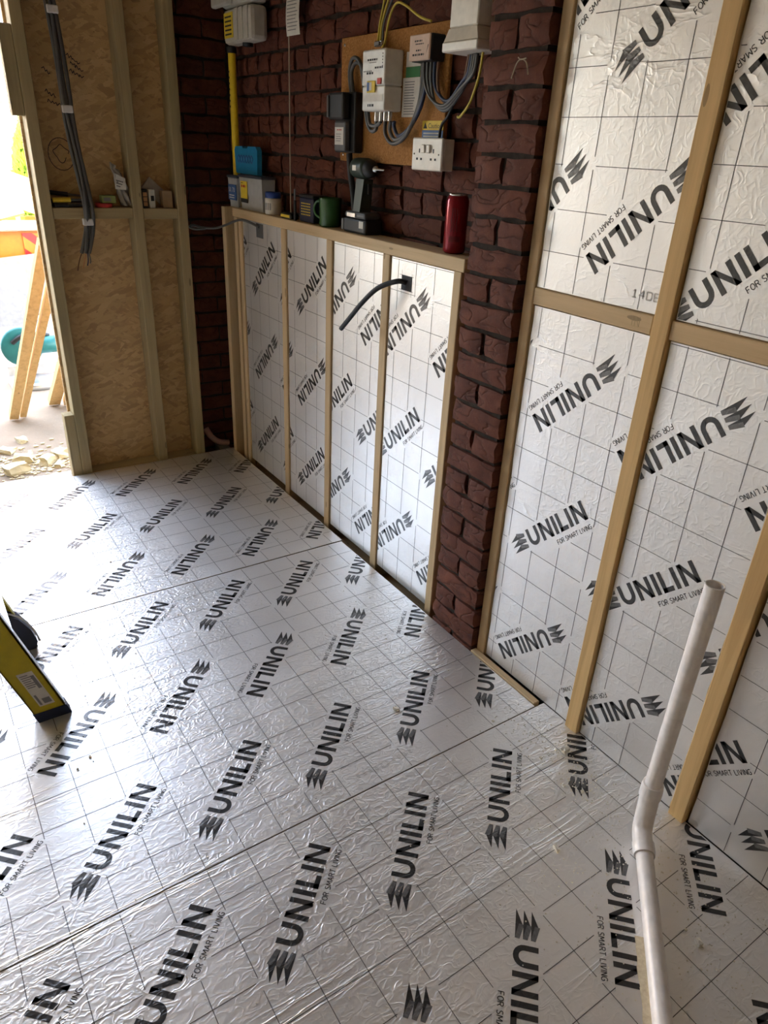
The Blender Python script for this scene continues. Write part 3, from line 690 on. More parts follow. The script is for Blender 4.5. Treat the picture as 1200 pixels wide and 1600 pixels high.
# connector box with handwritten cover
gb = root('connector_box', (1.44, 1.955, 1.73), 'small grey service connector box with a black side, top right of the chipboard panel', 'junction box')
MB().box(1.412, 1.461, 1.905, 2.006, 1.736, 1.802, ch=.003).build('body', 'tool_black', gb)
cv = bx('cover', 'peach_cover', gb, 1.405, 1.4115, 1.908, 2.006, 1.737, 1.801, ch=.002)
mb = MB(); bars(mb, 1.4047, 1.980, 1.783, .036, .004); bars(mb, 1.4047, 1.975, 1.776, .040, .003); bars(mb, 1.4047, 1.972, 1.760, .026, .004); bars(mb, 1.4047, 1.988, 1.749, .056, .005)
mb.add([(1.4046, 1.925, 1.744), (1.4046, 1.915, 1.775), (1.4046, 1.912, 1.773), (1.4046, 1.922, 1.752)], [(0, 1, 2, 3)])
mb.build('lettering', 'ink', cv, fix=False)
bx('bracket', 'steel', gb, 1.440, 1.461, 2.008, 2.028, 1.760, 1.803, ch=.001)
# notices on the board
nt = root('paper_notice', (1.461, 2.07, 1.60), 'white printed notice with a green band pinned behind the electricity meter', 'notice')
bx('sheet', 'paper', nt, 1.4598, 1.4610, 2.020, 2.108, 1.598, 1.704)
bx('green_band', 'label_green', nt, 1.4600, 1.4611, 2.022, 2.096, 1.7045, 1.732)
bx('white_header', 'paper', nt, 1.4600, 1.4611, 2.022, 2.096, 1.7325, 1.772)
mb = MB(); rd = random.Random(5)
for k in range(13):
    e = rd.uniform(.02, .035); z = 1.694 - k * .0072
    mb.add([(1.4596, 2.098, z), (1.4596, 2.028 + e * .6, z), (1.4596, 2.028 + e * .6, z - .0026), (1.4596, 2.098, z - .0026)], [(0, 1, 2, 3)])
mb.build('lettering', 'ink_grey', nt, fix=False)
cs = root('caution_sign', (1.461, 1.94, 1.54), 'yellow and blue caution sticker just above the double socket', 'sign')
bx('yellow_half', 'label_yellow', cs, 1.4598, 1.4612, 1.888, 1.992, 1.563, 1.588); bx('blue_half', 'label_blue', cs, 1.4598, 1.4612, 1.888, 1.992, 1.540, 1.5625)
mb = MB(); wlabel(mb, 'Caution', 1.4596, 1.962, 1.568, .014, 0, .066)
mb.add([(1.4596, 1.987, 1.567), (1.4596, 1.967, 1.567), (1.4596, 1.977, 1.584)], [(0, 1, 2)], 0)
for k in range(2): mb.add([(1.4596, 1.985, 1.556 - k * .008), (1.4596, 1.898, 1.556 - k * .008), (1.4596, 1.898, 1.5525 - k * .008), (1.4596, 1.985, 1.5525 - k * .008)], [(0, 1, 2, 3)], 1)
mb.build('lettering', ['ink', 'paper'], cs, fix=False)
# double socket
so = root('double_socket', (1.43, 1.90, 1.45), 'white double wall socket at the lower right of the chipboard panel', 'socket')
MB().box(1.424, 1.461, 1.828, 1.973, 1.455, 1.539, ch=.002).build('back_box', 'white_plastic', so)
MB().box(1.414, 1.4235, 1.826, 1.975, 1.453, 1.541, ch=.003).build('face_plate', 'white_plastic', so)
for y in (1.888, 1.913): MB().box(1.407, 1.4135, y - .0085, y + .0085, 1.500, 1.523, ch=.002).build('rocker_switch', 'white_plastic', so)
for yc in (1.866, 1.936):
    for dy, z, hw, hh in ((0, 1.506, .0022, .0055), (.0105, 1.484, .0038, .003), (-.0105, 1.484, .0038, .003)):
        bx('pin_hole', 'ink', so, 1.4130, 1.4138, yc + dy - hw, yc + dy + hw, z - hh, z + hh)
for y in (1.840, 1.962): MB().lathe((1.4135, y, 1.497), [(0, -.0015), (.0025, -.001), (.003, .0005)], 8, axis='X').build('screw', 'steel', so)
# consumer unit / trunking end
tr = root('trunking_box', (1.42, 1.75, 1.74), 'white moulded trunking box with open cable end, upper right by the brick pier', 'trunking')
MB().box(1.392, 1.470, 1.690, 1.806, 1.800, 2.40, ch=.003).build('duct', 'white_plastic', tr)
MB().add([(1.392, 1.806, 1.799), (1.392, 1.690, 1.799), (1.470, 1.690, 1.799), (1.470, 1.806, 1.799), (1.378, 1.808, 1.768), (1.378, 1.666, 1.768), (1.470, 1.666, 1.768), (1.470, 1.808, 1.768)],
         [(0, 1, 2, 3), (4, 7, 6, 5), (0, 4, 5, 1), (1, 5, 6, 2), (2, 6, 7, 3), (3, 7, 4, 0)]).build('flared_skirt', 'white_plastic', tr)
MB().box(1.374, 1.470, 1.662, 1.810, 1.744, 1.767, ch=.003).build('collar', 'white_plastic', tr)
bx('side_flange', 'white_plastic', tr, 1.440, 1.470, 1.640, 1.661, 1.752, 2.40, ch=.002)
# cables
def cable(name, label, mat, r, pts, grp='cables on the electrics panel', sub=6, cat='cable'):
    o = MB().tube(pts, r, 8, sub=sub).build(name, mat); return tag(o, label, cat, grp)
for k in range(2):
    d = k * .013
    cable('meter_tail', ('inner', 'outer')[k] + ' grey meter tail looping up left of the meter into its base', 'cable_grey', .0065, [(1.445, 2.395 - d, 1.673), (1.440, 2.400 - d, 1.73), (1.436, 2.375 - d * 1.6, 1.768 - d), (1.434, 2.325 - d, 1.755 - d), (1.431, 2.290 - d, 1.68), (1.428, 2.262 - d, 1.59 - d * .3), (1.426, 2.232 - d, 1.558 + d), (1.428, 2.205 - d * .8, 1.562 + d), (1.428, 2.203 - k * .026, 1.5845)])
for k in range(3):
    d = k * .011
    cable('meter_tail', ('dark', 'middle', 'right-hand')[k] + ' grey tail sweeping from the meter base up to the connector box', ('cable_grey', 'dark_grey', 'cable_blue')[k], .0062, [(1.428 + .004 * k, 2.151 - .026 * min(k, 1) - .014 * (k == 2), 1.5845), (1.430 + .004 * k, 2.150 - d * 1.6, 1.548 + d), (1.433 + .003 * k, 2.110 - d, 1.522 + d), (1.436 + .003 * k, 2.045 - d * .4, 1.545 + d), (1.440, 1.995 - d * .6, 1.62), (1.444, 1.985 - d, 1.69), (1.444, 1.988 - d * 1.2, 1.735)])
for k in range(5):
    d = k * .012; lo = 1.625 - k * .006 + (.03 if k > 2 else 0)
    cable('loop_cable', ('front grey', 'second grey', 'third grey', 'short blue', 'short brown')[k] + ' cable looping from the connector box to the trunking', ('cable_grey', 'cable_grey', 'dark_grey', 'cable_blue', 'cable_brown')[k], .0048, [(1.430 + .004 * k, 1.962 - d, 1.735), (1.432 + .003 * k, 1.958 - d, 1.69), (1.434 + .003 * k, 1.925 - d * .6, lo + .02), (1.436 + .003 * k, 1.860 - d * .2, lo), (1.437 + .003 * k, 1.785 + d * .4, lo + .045), (1.432 + .003 * k, 1.735 + d, 1.70), (1.428 + .003 * k, 1.722 + d, 1.743)])
cable('earth_wire', 'yellow earth wire bowing from the trunking down to the socket', 'earth_yellow', .0035, [(1.420, 1.690, 1.743), (1.422, 1.700, 1.69), (1.428, 1.735, 1.63), (1.438, 1.785, 1.597), (1.446, 1.806, 1.597)])
cable('socket_lead', 'thin black lead running down from the loop cables into the socket top', 'cable_black', .0042, [(1.444, 1.828, 1.628), (1.445, 1.850, 1.598), (1.446, 1.878, 1.575), (1.446, 1.886, 1.540)])
cc = root('earth_clamp', (1.45, 2.225, 1.79), 'small grey earth terminal block above the electricity meter', 'terminal')
MB().box(1.436, 1.461, 2.205, 2.248, 1.792, 1.808, ch=.003).build('block', 'steel', cc); MB().box(1.432, 1.4355, 2.212, 2.241, 1.795, 1.805, ch=.001).build('strap', 'dark_grey', cc)
for k in range(3):
    cable('earth_wire', ('left', 'middle', 'right')[k] + ' yellow earth wire rising from the terminal block', ('earth_yellow', 'earth_yellow', 'cable_grey')[k], .0036, [(1.446, 2.240 - .014 * k, 1.8085), (1.448, 2.236 - .012 * k, 1.85), (1.450, 2.222 - .02 * k, 1.90), (1.452, 2.20 - .04 * k, 1.98), (1.453, 2.19 - .05 * k, 2.10)])
cable('earth_wire', 'yellow earth wire arching over the panel top to the trunking', 'earth_yellow', .0036, [(1.446, 2.214, 1.7915), (1.436, 2.185, 1.80), (1.436, 2.165, 1.86), (1.438, 2.135, 1.895), (1.440, 2.09, 1.887), (1.446, 2.02, 1.853), (1.452, 1.97, 1.838)])
# gas meter, pipe, hanging cord
gm = root('gas_meter', (1.43, 3.16, 1.86), 'pale gas meter with a yellow label high in the corner', 'meter')
MB().box(1.392, 1.470, 3.085, 3.365, 1.868, 1.990, ch=.018).build('lower_case', 'gas_grey', gm); MB().box(1.388, 1.470, 3.080, 3.372, 1.993, 2.22, ch=.018).build('upper_case', 'gas_grey', gm)
MB().box(1.360, 1.3875, 3.240, 3.410, 1.996, 2.08, ch=.008).build('index_box', 'gas_grey', gm)
lb = bx('label', 'label_yellow', gm, 1.3895, 1.3915, 3.255, 3.345, 1.888, 1.976)
mb = MB()
for k in range(5): mb.add([(1.3893, 3.335, 1.964 - k * .015), (1.3893, 3.268, 1.964 - k * .015), (1.3893, 3.268, 1.958 - k * .015), (1.3893, 3.335, 1.958 - k * .015)], [(0, 1, 2, 3)])
mb.build('lettering', 'ink', lb, fix=False)
for y in (3.105, 3.155, 3.205): MB().box(1.387, 1.392, y, y + .030, 1.875, 1.985, ch=.002).build('rib', 'gas_grey', gm)
MB().lathe((1.43, 3.20, 1.868), [(0, -.012), (.022, -.012), (.022, .001)], 14).build('drain_plug', 'tool_black', gm)
gp = root('gas_pipe', (1.44, 3.39, 1.238), 'bright yellow gas pipe running down the corner from the gas meter', 'pipe')
MB().tube([(1.440, 3.395, 1.237), (1.440, 3.395, 1.845)], .0165, 14).build('tube', 'gas_yellow', gp); MB().tube([(1.440, 3.395, 1.8455), (1.440, 3.395, 1.8675)], .021, 14).build('union', 'tool_black', gp)
for k in range(7): bx('marking', 'ink', gp, 1.4222, 1.4234, 3.392, 3.402, 1.64 + k * .022, 1.648 + k * .022)
o = MB().tube([(1.452, 2.873, 1.237), (1.453, 2.876, 1.45), (1.452, 2.872, 1.70), (1.453, 2.874, 2.20)], .0028, 6, sub=3).build('string_line', 'string'); tag(o, 'thin pale cord hanging straight down the brick wall to the shelf', 'cord')
nt = root('hanging_note', (1.447, 2.82, 1.86), 'narrow printed paper note hanging on the cord near the top edge', 'note')
mb = MB(); n = 8
for i in range(n):
    z0, z1 = 1.868 + i * .0255, 1.868 + (i + 1) * .0255; f0, f1 = 1.446 - .004 * math.sin(i * .7), 1.446 - .004 * math.sin((i + 1) * .7)
    mb.add([(f0, 2.876, z0), (f0 + .003, 2.776, z0), (f1 + .003, 2.776, z1), (f1, 2.876, z1)], [(0, 1, 2, 3)], 0, True)
mb.build('sheet', 'paper', nt, fix=False)
mb = MB()
for i in range(18):
    z = 1.884 + i * .011; f0 = 1.444 - .004 * math.sin((z - 1.868) / .0255 * .7)
    mb.add([(f0, 2.864, z), (f0 + .0024, 2.800 - .008 * (i % 3), z), (f0 + .0024, 2.800 - .008 * (i % 3), z + .003), (f0, 2.864, z + .003)], [(0, 1, 2, 3)])
mb.build('lettering', 'ink_grey', nt, fix=False)
bw = MB().tube([(1.350, 1.492, 1.670), (1.349, 1.478, 1.700), (1.349, 1.463, 1.708), (1.349, 1.445, 1.700), (1.350, 1.436, 1.676)], .0016, 6, sub=4)
bw.tube([(1.349, 1.475, 1.712), (1.347, 1.463, 1.707), (1.349, 1.447, 1.709)], .0016, 6, sub=3)
o = bw.build('string_bow', 'string'); tag(o, 'little knotted bow of string on the brick pier', 'string')

# ------------------------------------------------------------------ things on the ledge (top of the low frame)
LZ = 1.2355
# drink can
cn = root('drink_can', (1.430, 1.752, LZ), 'tall dark red drink can at the right end of the timber ledge', 'can')
MB().lathe((1.430, 1.752, LZ), [(0, .004), (.022, .003), (.027, .0), (.0335, .007), (.0335, .145), (.031, .152), (.0275, .159)], 36).build('body', 'can_red', cn)
MB().lathe((1.430, 1.752, LZ), [(.0275, .159), (.0285, .162), (.0280, .164), (.0255, .1625), (.024, .160), (0, .160)], 36).build('lid', 'steel', cn)
mb = MB()
for k in range(3):                               # three clawed vertical strokes of the emblem, in relief-free dark print
    for j in range(9):
        a = R(205 + k * 13 + math.sin(j * 1.1 + k) * 2.0); b = a + R(6.5 - abs(j - 4) * .35); z0, z1 = .062 + j * .0072, .062 + (j + 1) * .0072; r_ = .0338
        mb.add([(1.430 + r_ * math.cos(a), 1.752 + r_ * math.sin(a), LZ + z0), (1.430 + r_ * math.cos(b), 1.752 + r_ * math.sin(b), LZ + z0), (1.430 + r_ * math.cos(b), 1.752 + r_ * math.sin(b), LZ + z1), (1.430 + r_ * math.cos(a), 1.752 + r_ * math.sin(a), LZ + z1)], [(0, 1, 2, 3)])
mb.build('printed_emblem', 'can_dark', cn, fix=False)
mb = MB()
for k in range(14):
    a = R(198 + k * 4.2); b = a + R(2.8); r_ = .0338
    mb.add([(1.430 + r_ * math.cos(q), 1.752 + r_ * math.sin(q), LZ + zz) for q, zz in ((a, .034), (b, .034), (b, .050), (a, .050))], [(0, 1, 2, 3)])
mb.build('printed_text', 'can_dark', cn, fix=False)
# impact driver
dr = root('impact_driver', (1.435, 2.29, LZ), 'black and dark green cordless impact driver standing on its battery', 'power tool')
MB().box(1.398, 1.470, 2.204, 2.354, LZ, LZ + .048, ch=.008).build('battery', 'tool_black', dr)
MB().box(1.400, 1.468, 2.214, 2.348, LZ + .0485, LZ + .070, ch=.008).build('battery_mount', 'dark_grey', dr)
MB().add([(1.412, 2.312, LZ + .068), (1.458, 2.312, LZ + .068), (1.458, 2.267, LZ + .068), (1.412, 2.267, LZ + .068), (1.416, 2.300, LZ + .175), (1.454, 2.300, LZ + .175), (1.454, 2.250, LZ + .175), (1.416, 2.250, LZ + .175)],
         [(0, 1, 2, 3), (4, 7, 6, 5), (0, 4, 5, 1), (1, 5, 6, 2), (2, 6, 7, 3), (3, 7, 4, 0)]).build('grip', 'tool_green', dr)
MB().lathe((1.435, 2.244, LZ + .208), [(0, .098), (.022, .096), (.031, .085), (.033, .06), (.033, .018), (.030, .004), (0, .004)], 22, axis='Y').build('motor_housing', 'tool_green', dr)
MB().lathe((1.435, 2.244, LZ + .208), [(.029, .0035), (.027, -.012), (.020, -.024), (.012, -.028), (0, -.028)], 22, axis='Y').build('nose_cone', 'tool_black', dr)
MB().lathe((1.435, 2.244, LZ + .208), [(.010, -.0285), (.010, -.042), (.004, -.046), (.0032, -.086), (.0, -.088)], 12, axis='Y').build('chuck_bit', 'steel', dr)
bx('trigger', 'tool_black', dr, 1.428, 1.442, 2.238, 2.249, LZ + .128, LZ + .162, ch=.003)
bx('work_lamp', 'led', dr, 1.4015, 1.4035, 2.282, 2.306, LZ + .200, LZ + .217, ch=.0008)
bx('battery_label', 'paper', dr, 1.3965, 1.3979, 2.217, 2.244, LZ + .020, LZ + .043)
bx('belt_clip', 'steel', dr, 1.3965, 1.3995, 2.272, 2.327, LZ + .052, LZ + .066, ch=.001)
bx('front_plate', 'dark_grey', dr, 1.402, 1.466, 2.3725, 2.358, LZ + .005, LZ + .043, ch=.001)
# mug
mg = root('green_mug', (1.428, 2.50, LZ), 'dark green glazed mug on the ledge beside the impact driver', 'mug')
MB().lathe((1.428, 2.50, LZ), [(0, .003), (.034, .002), (.037, .0), (.0405, .006), (.0425, .09), (.043, .098), (.0415, .1), (.0395, .097), (.037, .012), (0, .010)], 32).build('bowl', 'mug_green', mg)
MB().tube([(1.420, 2.541, LZ + .080), (1.412, 2.570, LZ + .083), (1.408, 2.588, LZ + .060), (1.412, 2.580, LZ + .035), (1.421, 2.540, LZ + .020)], .0052, 10, sub=5).build('handle', 'mug_green', mg)
# black box tin, putty knife, small tape
bt = root('black_tin', (1.44, 2.645, LZ), 'square black tin with small gold lettering behind the mug', 'tin')
MB().box(1.405, 1.468, 2.592, 2.706, LZ, LZ + .088, ch=.005).build('body', 'navy', bt); MB().box(1.403, 1.470, 2.590, 2.708, LZ + .0885, LZ + .100, ch=.004).build('lid', 'tool_black', bt)
mb = MB()
for r_ in range(5):
    for k in range(6): mb.add([(1.4048, 2.690 - k * .013, LZ + .070 - r_ * .010), (1.4048, 2.681 - k * .013, LZ + .070 - r_ * .010), (1.4048, 2.681 - k * .013, LZ + .066 - r_ * .010), (1.4048, 2.690 - k * .013, LZ + .066 - r_ * .010)], [(0, 1, 2, 3)])
mb.build('lettering', 'label_yellow', bt, fix=False)
pk = root('upright_scraper', (1.392, 2.718, LZ), 'slim black scraper standing upright against the black tin', 'scraper')
MB().box(1.389, 1.396, 2.712, 2.727, LZ, LZ + .075, ch=.002).build('handle', 'tool_black', pk); MB().box(1.391, 1.394, 2.713, 2.726, LZ + .0755, LZ + .115).build('blade', 'dark_grey', pk)
tp = root('tape_measure', (1.405, 2.80, LZ), 'small black and orange tape measure lying on the ledge left of the tin', 'tape measure')
MB().box(1.388, 1.428, 2.752, 2.842, LZ, LZ + .022, ch=.006).build('case', 'tool_black', tp); MB().box(1.3868, 1.3878, 2.758, 2.836, LZ + .006, LZ + .016).build('orange_band', 'label_yellow', tp)
# pot with blue lid
pt = root('white_pot', (1.425, 2.985, LZ), 'small white pot with a blue screw lid on the ledge', 'pot')
MB().lathe((1.425, 2.985, LZ), [(0, .0), (.033, .0), (.035, .004), (.035, .060), (.031, .064), (0, .064)], 24).build('body', 'white_plastic', pt); MB().lathe((1.425, 2.985, LZ), [(.0325, .0645), (.0335, .068), (.0335, .084), (.030, .088), (0, .088)], 24).build('lid', 'lid_blue', pt)
mb = MB()
for k in range(6): 
    a = R(150 + k * 14); mb.add([(1.425 + .0353 * math.cos(q), 2.985 + .0353 * math.sin(q), LZ + zz) for q, zz in ((a, .018), (a + R(8), .018), (a + R(8), .046), (a, .046))], [(0, 1, 2, 3)])
mb.build('printed_label', 'ink_grey', pt, fix=False)
# tubs and blue ice pack
def tub(name, y0, y1, x0, x1, h, label):
    r_ = root(name, ((x0 + x1) / 2, (y0 + y1) / 2, LZ), label, 'tub')
    e = .006
    MB().add([(x0 + e, y0 + e, LZ), (x1 - e, y0 + e, LZ), (x1 - e, y1 - e, LZ), (x0 + e, y1 - e, LZ), (x0, y0, LZ + h), (x1, y0, LZ + h), (x1, y1, LZ + h), (x0, y1, LZ + h)], [(3, 2, 1, 0), (4, 5, 6, 7), (0, 1, 5, 4), (1, 2, 6, 5), (2, 3, 7, 6), (3, 0, 4, 7)]).build('body', 'tub_clear', r_)
    MB().box(x0 - .005, x1 + .002, y0 - .005, y1 + .005, LZ + h + .0005, LZ + h + .012, ch=.003).build('lid', 'tub_lid', r_)
    return r_
t1 = tub('clear_tub', 3.045, 3.285, 1.402, 1.466, .130, 'clear plastic tub with a yellow product label on the ledge')
lb = bx('label', 'label_yellow', t1, 1.3995, 1.4010, 3.195, 3.265, LZ + .045, LZ + .115); mb = MB()
bars(mb, 1.3993, 3.258, LZ + .090, .050, .010, 1); bars(mb, 1.3993, 3.258, LZ + .106, .020, .004, 0); mb.build('lettering', ['ink', 'ink_red'], lb, fix=False); bx('dark_band', 'ink', t1, 1.3995, 1.4010, 3.195, 3.265, LZ + .028, LZ + .0445)
t2 = tub('fixings_tub', 3.300, 3.405, 1.398, 1.420, .122, 'narrow plastic tub with a dark blue printed label in the corner of the ledge')
lb = bx('label', 'label_blue', t2, 1.3950, 1.3972, 3.308, 3.398, LZ + .030, LZ + .095); mb = MB(); wlabel(mb, '50. 70', 1.3948, 3.392, LZ + .064, .020, 0, .068)
for k in range(2): mb.add([(1.3948, 3.388, LZ + .052 - k * .010), (1.3948, 3.330, LZ + .052 - k * .010), (1.3948, 3.330, LZ + .048 - k * .010), (1.3948, 3.388, LZ + .048 - k * .010)], [(0, 1, 2, 3)])
mb.build('lettering', 'paper', lb, fix=False)
ic = root('blue_ice_pack', (1.437, 3.28, LZ + .142), 'bright blue moulded ice pack standing on the plastic tubs', 'ice pack')
prof = [(3.135, LZ + .1435), (3.355, LZ + .1355), (3.365, LZ + .150), (3.375, LZ + .238), (3.363, LZ + .252), (3.290, LZ + .254), (3.280, LZ + .246), (3.235, LZ + .246), (3.225, LZ + .254), (3.145, LZ + .254), (3.130, LZ + .240)]
MB().prism([(y, max(z, LZ + .1435)) for y, z in prof], 'X', 1.424, 1.446).build('body', 'ice_blue', ic)
for ph in (0, math.pi):
    MB().tube([(1.4232, 3.175 + .165 * i / 32, LZ + .203 + .015 * math.sin(i / 32 * 4 * math.pi * 1.5 + ph)) for i in range(33)], .0022, 5).build('moulded_wave', 'label_blue', ic)
# cable through the hole in the fourth board and the grey cable at the corner
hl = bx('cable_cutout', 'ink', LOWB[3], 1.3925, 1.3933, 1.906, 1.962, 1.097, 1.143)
mb = MB()
for y0, y1, z0, z1 in ((1.896, 1.975, 1.0962, 1.0974), (1.896, 1.975, 1.1425, 1.1437), (1.9615, 1.9625, 1.082, 1.158), (1.9055, 1.9065, 1.080, 1.152)): mb.add([(1.3931, y1, z0), (1.3931, y0, z0), (1.3931, y0, z1), (1.3931, y1, z1)], [(0, 1, 2, 3)])
mb.build('cut_line', 'ink', LOWB[3], fix=False)['kind'] = 'stuff'
o = MB().tube([(1.391, 1.935, 1.121), (1.370, 1.955, 1.124), (1.340, 2.02, 1.094), (1.322, 2.085, 1.037), (1.318, 2.150, .978), (1.316, 2.215, .920)], .0085, 10, sub=6).build('stub_cable', 'cable_black'); tag(o, 'black cable bowing out of the square cut-out in the foil board', 'cable')
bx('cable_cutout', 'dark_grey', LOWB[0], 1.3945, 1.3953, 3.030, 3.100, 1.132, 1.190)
o = MB().tube([(1.393, 3.065, 1.176), (1.372, 3.13, 1.192), (1.356, 3.20, 1.193), (1.335, 3.30, 1.163), (1.315, 3.38, 1.142), (1.268, 3.42, 1.140), (1.225, 3.43, 1.150), (1.205, 3.42, 1.143), (1.225, 3.40, 1.136), (1.27, 3.39, 1.139)], .0055, 8, sub=5).build('grey_cable', 'cable_grey'); tag(o, 'grey cable end poking out of the far foil board by the corner', 'cable')
# bent pipe in the corner and a bit of rubble
o = MB().tube([(1.252, 3.535, .105), (1.272, 3.515, .062), (1.305, 3.500, .032), (1.345, 3.497, .020), (1.365, 3.495, .018)], [.016] * 30, 12, sub=6).build('corner_hose', 'hose_pink'); tag(o, 'short bent pinkish pipe at the floor in the dark corner', 'pipe')
o = MB().box(1.305, 1.36, 3.456, 3.556, -.104, .0025, ch=.004).build('corner_packing', 'slab'); tag(o, 'dark packing piece on the floor under the bent pipe', 'packing')

# ------------------------------------------------------------------ back wall: cable bundle, pen marks, noggin clutter
cbn = root('cable_bundle', (.75, 3.45, .96), 'bundle of taped grey cables hanging down the sheathing in front of the shelf', 'cables')
base = [(.729, 2.20), (.731, 2.05), (.736, 1.923), (.735, 1.78), (.736, 1.636), (.743, 1.580), (.757, 1.453), (.765, 1.34), (.764, 1.232), (.762, 1.150), (.752, 1.08), (.742, 1.037)]
for k in range(4):
    rd = random.Random(k)
    pts = [(x + (k - 1.5) * .010 * (1.0 + .5 * math.sin(i * 1.3 + k)), 3.452 - .006 * (k % 2) - (.012 if 1.15 < z < 1.30 else 0), z) for i, (x, z) in enumerate(base)]
    MB().tube(pts, .0078, 8, sub=4).build('cable', 'cable_grey', cbn)
    MB().tube([pts[-1], (pts[-1][0] - .006 + .006 * (k - 1.5), 3.450, 1.005), (pts[-1][0] - .014 + .009 * (k - 1.5), 3.448, .965 + .01 * k)], .0026, 6, sub=3).build('bared_core', ('cable_brown', 'copper', 'cable_blue', 'cable_grey')[k], cbn)
for x, z in ((.7355, 1.923), (.741, 1.590), (.763, 1.165)): MB().box(x - .021, x + .021, 3.436, 3.4625, z - .014, z + .014, ch=.004).build('tape_band', 'tape_white', cbn)
mb = MB()
def scrib(pts, w=.003):
    for a, b in zip(pts[:-1], pts[1:]):
        mb.add([(q[0], 3.5595, q[1]) for q in quadline(a, b, w)], [(0, 1, 2, 3)])
rd = random.Random(21)
def scrawl(x, z, L, dx, dz, h):
    p = []
    for i in range(int(L / .007)):
        p.append((x + dx * i * .007 + rd.uniform(-.003, .003), z + dz * i * .007 + (h if i % 2 else -h) * rd.uniform(.3, 1)))
    scrib(p)
scrawl(.790, 1.792, .075, .75, -.55, .008); scrawl(.800, 1.765, .070, .75, -.5, .008); scrawl(.792, 1.735, .075, .85, -.35, .008); scrawl(.690, 1.735, .045, .8, -.6, .007)
scrawl(.690, 1.655, .05, .8, -.4, .009); scrawl(.690, 1.620, .085, .95, -.25, .007)
scrib([(.716 + .052 * math.cos(q), 1.423 + .062 * math.sin(q)) for q in [i * .30 for i in range(22)]])
scrib([(.716 + (.028 + .007 * math.sin(q * 3)) * math.cos(q), 1.425 + (.030 + .006 * math.cos(q * 4)) * math.sin(q)) for q in [i * .26 for i in range(23)]])
mb.build('pen_mark', 'ink', wall_b, fix=False)
NZ = 1.2205
def hand_tool(name, label, mat, p0, p1, r, hm, hl):
    p0, p1 = Vector(p0), Vector(p1); r_ = root(name, p0, label, 'hand tool', 'tools on the noggin shelf'); m = p0 + (p1 - p0) * hl
    MB().tube([p0, m], r, 8).build('handle', hm, r_); MB().tube([m + (p1 - p0) * .01, p1], r * .5, 8).build('blade', mat, r_); return r_
hand_tool('screwdriver', 'yellow-handled tool lying at the left end of the noggin shelf', 'dark_grey', (.640, 3.486, NZ + .028), (.770, 3.486, NZ + .031), .010, 'label_yellow', .55)
hand_tool('file', 'long dark file lying at the back of the noggin shelf', 'dark_grey', (.636, 3.535, NZ + .056), (.790, 3.535, NZ + .040), .009, 'tool_black', .5)
hand_tool('marker_pen', 'black and white marker lying at the front of the noggin shelf', 'tool_black', (.645, 3.478, NZ + .0085), (.775, 3.478, NZ + .0085), .0085, 'tool_black', .4)
hand_tool('long_bit', 'grey metal drill bit lying under the yellow-handled tool', 'steel', (.660, 3.500, NZ + .009), (.800, 3.500, NZ + .009), .0085, 'steel', .7)
ob = MB().box(.640, .800, 3.515, 3.550, NZ, NZ + .030, ch=.003).build('tool_roll', 'tool_black'); tag(ob, 'black tool roll at the back of the noggin shelf under the file', 'tool roll', 'tools on the noggin shelf')
rt = root('red_tape_roll', (.852, 3.50, NZ), 'flat red tape roll on the noggin shelf beneath a green box', 'tape')
MB().lathe((.852, 3.506, NZ), [(.020, .0), (.036, .0), (.036, .017), (.020, .017), (.020, .0)], 24).build('ring', 'red_plastic', rt); MB().lathe((.852, 3.506, NZ), [(.0195, .001), (.0195, .016), (.016, .016), (.016, .001), (.0195, .001)], 20).build('core', 'card', rt)
gb_ = root('green_box', (.872, 3.506, NZ + .0175), 'small pale green carton on top of the red tape roll', 'box')
MB().box(.842, .902, 3.486, 3.530, NZ + .0175, NZ + .048, ch=.0015).build('carton', 'box_green', gb_); bx('label', 'ink_grey', gb_, .850, .880, 3.4852, 3.4858, NZ + .025, NZ + .040)
bg = root('plastic_bag', (.925, 3.50, NZ), 'clear plastic bag holding papers standing against the middle stud', 'bag')
mb = MB(); rd = random.Random(9); n = 7
g = [[(.900 + .045 * i / n + .030 * (1 - j / n) + rd.uniform(-.004, .004), 3.520 + .02 * math.sin(i * 1.9 + j) * .5 + rd.uniform(-.006, .006), NZ + .006 + .175 * (j / n) * (1 - .25 * i / n)) for i in range(n + 1)] for j in range(n + 1)]
vs_ = [p for row in g for p in row]; vs_ += [(x, y - .022 - .010 * math.sin(k), z) for k, (x, y, z) in enumerate(vs_)]; W_ = n + 1; fs_ = []
for j in range(n):
    for i in range(n):
        a = j * W_ + i; fs_.append((a, a + 1, a + W_ + 1, a + W_)); b = a + W_ * W_; fs_.append((b + W_, b + W_ + 1, b + 1, b))
ring = [i for i in range(W_)] + [j * W_ + n for j in range(1, W_)] + [n * W_ + i for i in range(n - 1, -1, -1)] + [j * W_ for j in range(n - 1, 0, -1)]
for k in range(len(ring)): a, b = ring[k], ring[(k + 1) % len(ring)]; fs_.append((a, b, b + W_ * W_, a + W_ * W_))
mb.add(vs_, fs_, 0, True).build('film', 'bag_clear', bg)
ps = MB().add([(.905, 3.484, NZ + .075), (.950, 3.482, NZ + .072), (.952, 3.484, NZ + .118), (.905, 3.486, NZ + .140)], [(0, 1, 2, 3)]).build('paper_slip', 'paper', bg, fix=False)
mb = MB()
for k in range(3): mb.add([(.911, 3.4835, NZ + .112 - k * .011), (.942, 3.4835, NZ + .104 - k * .011), (.942, 3.4835, NZ + .101 - k * .011), (.911, 3.4835, NZ + .109 - k * .011)], [(0, 1, 2, 3)])
mb.build('lettering', 'ink', ps, fix=False)
NZ2 = 1.2185
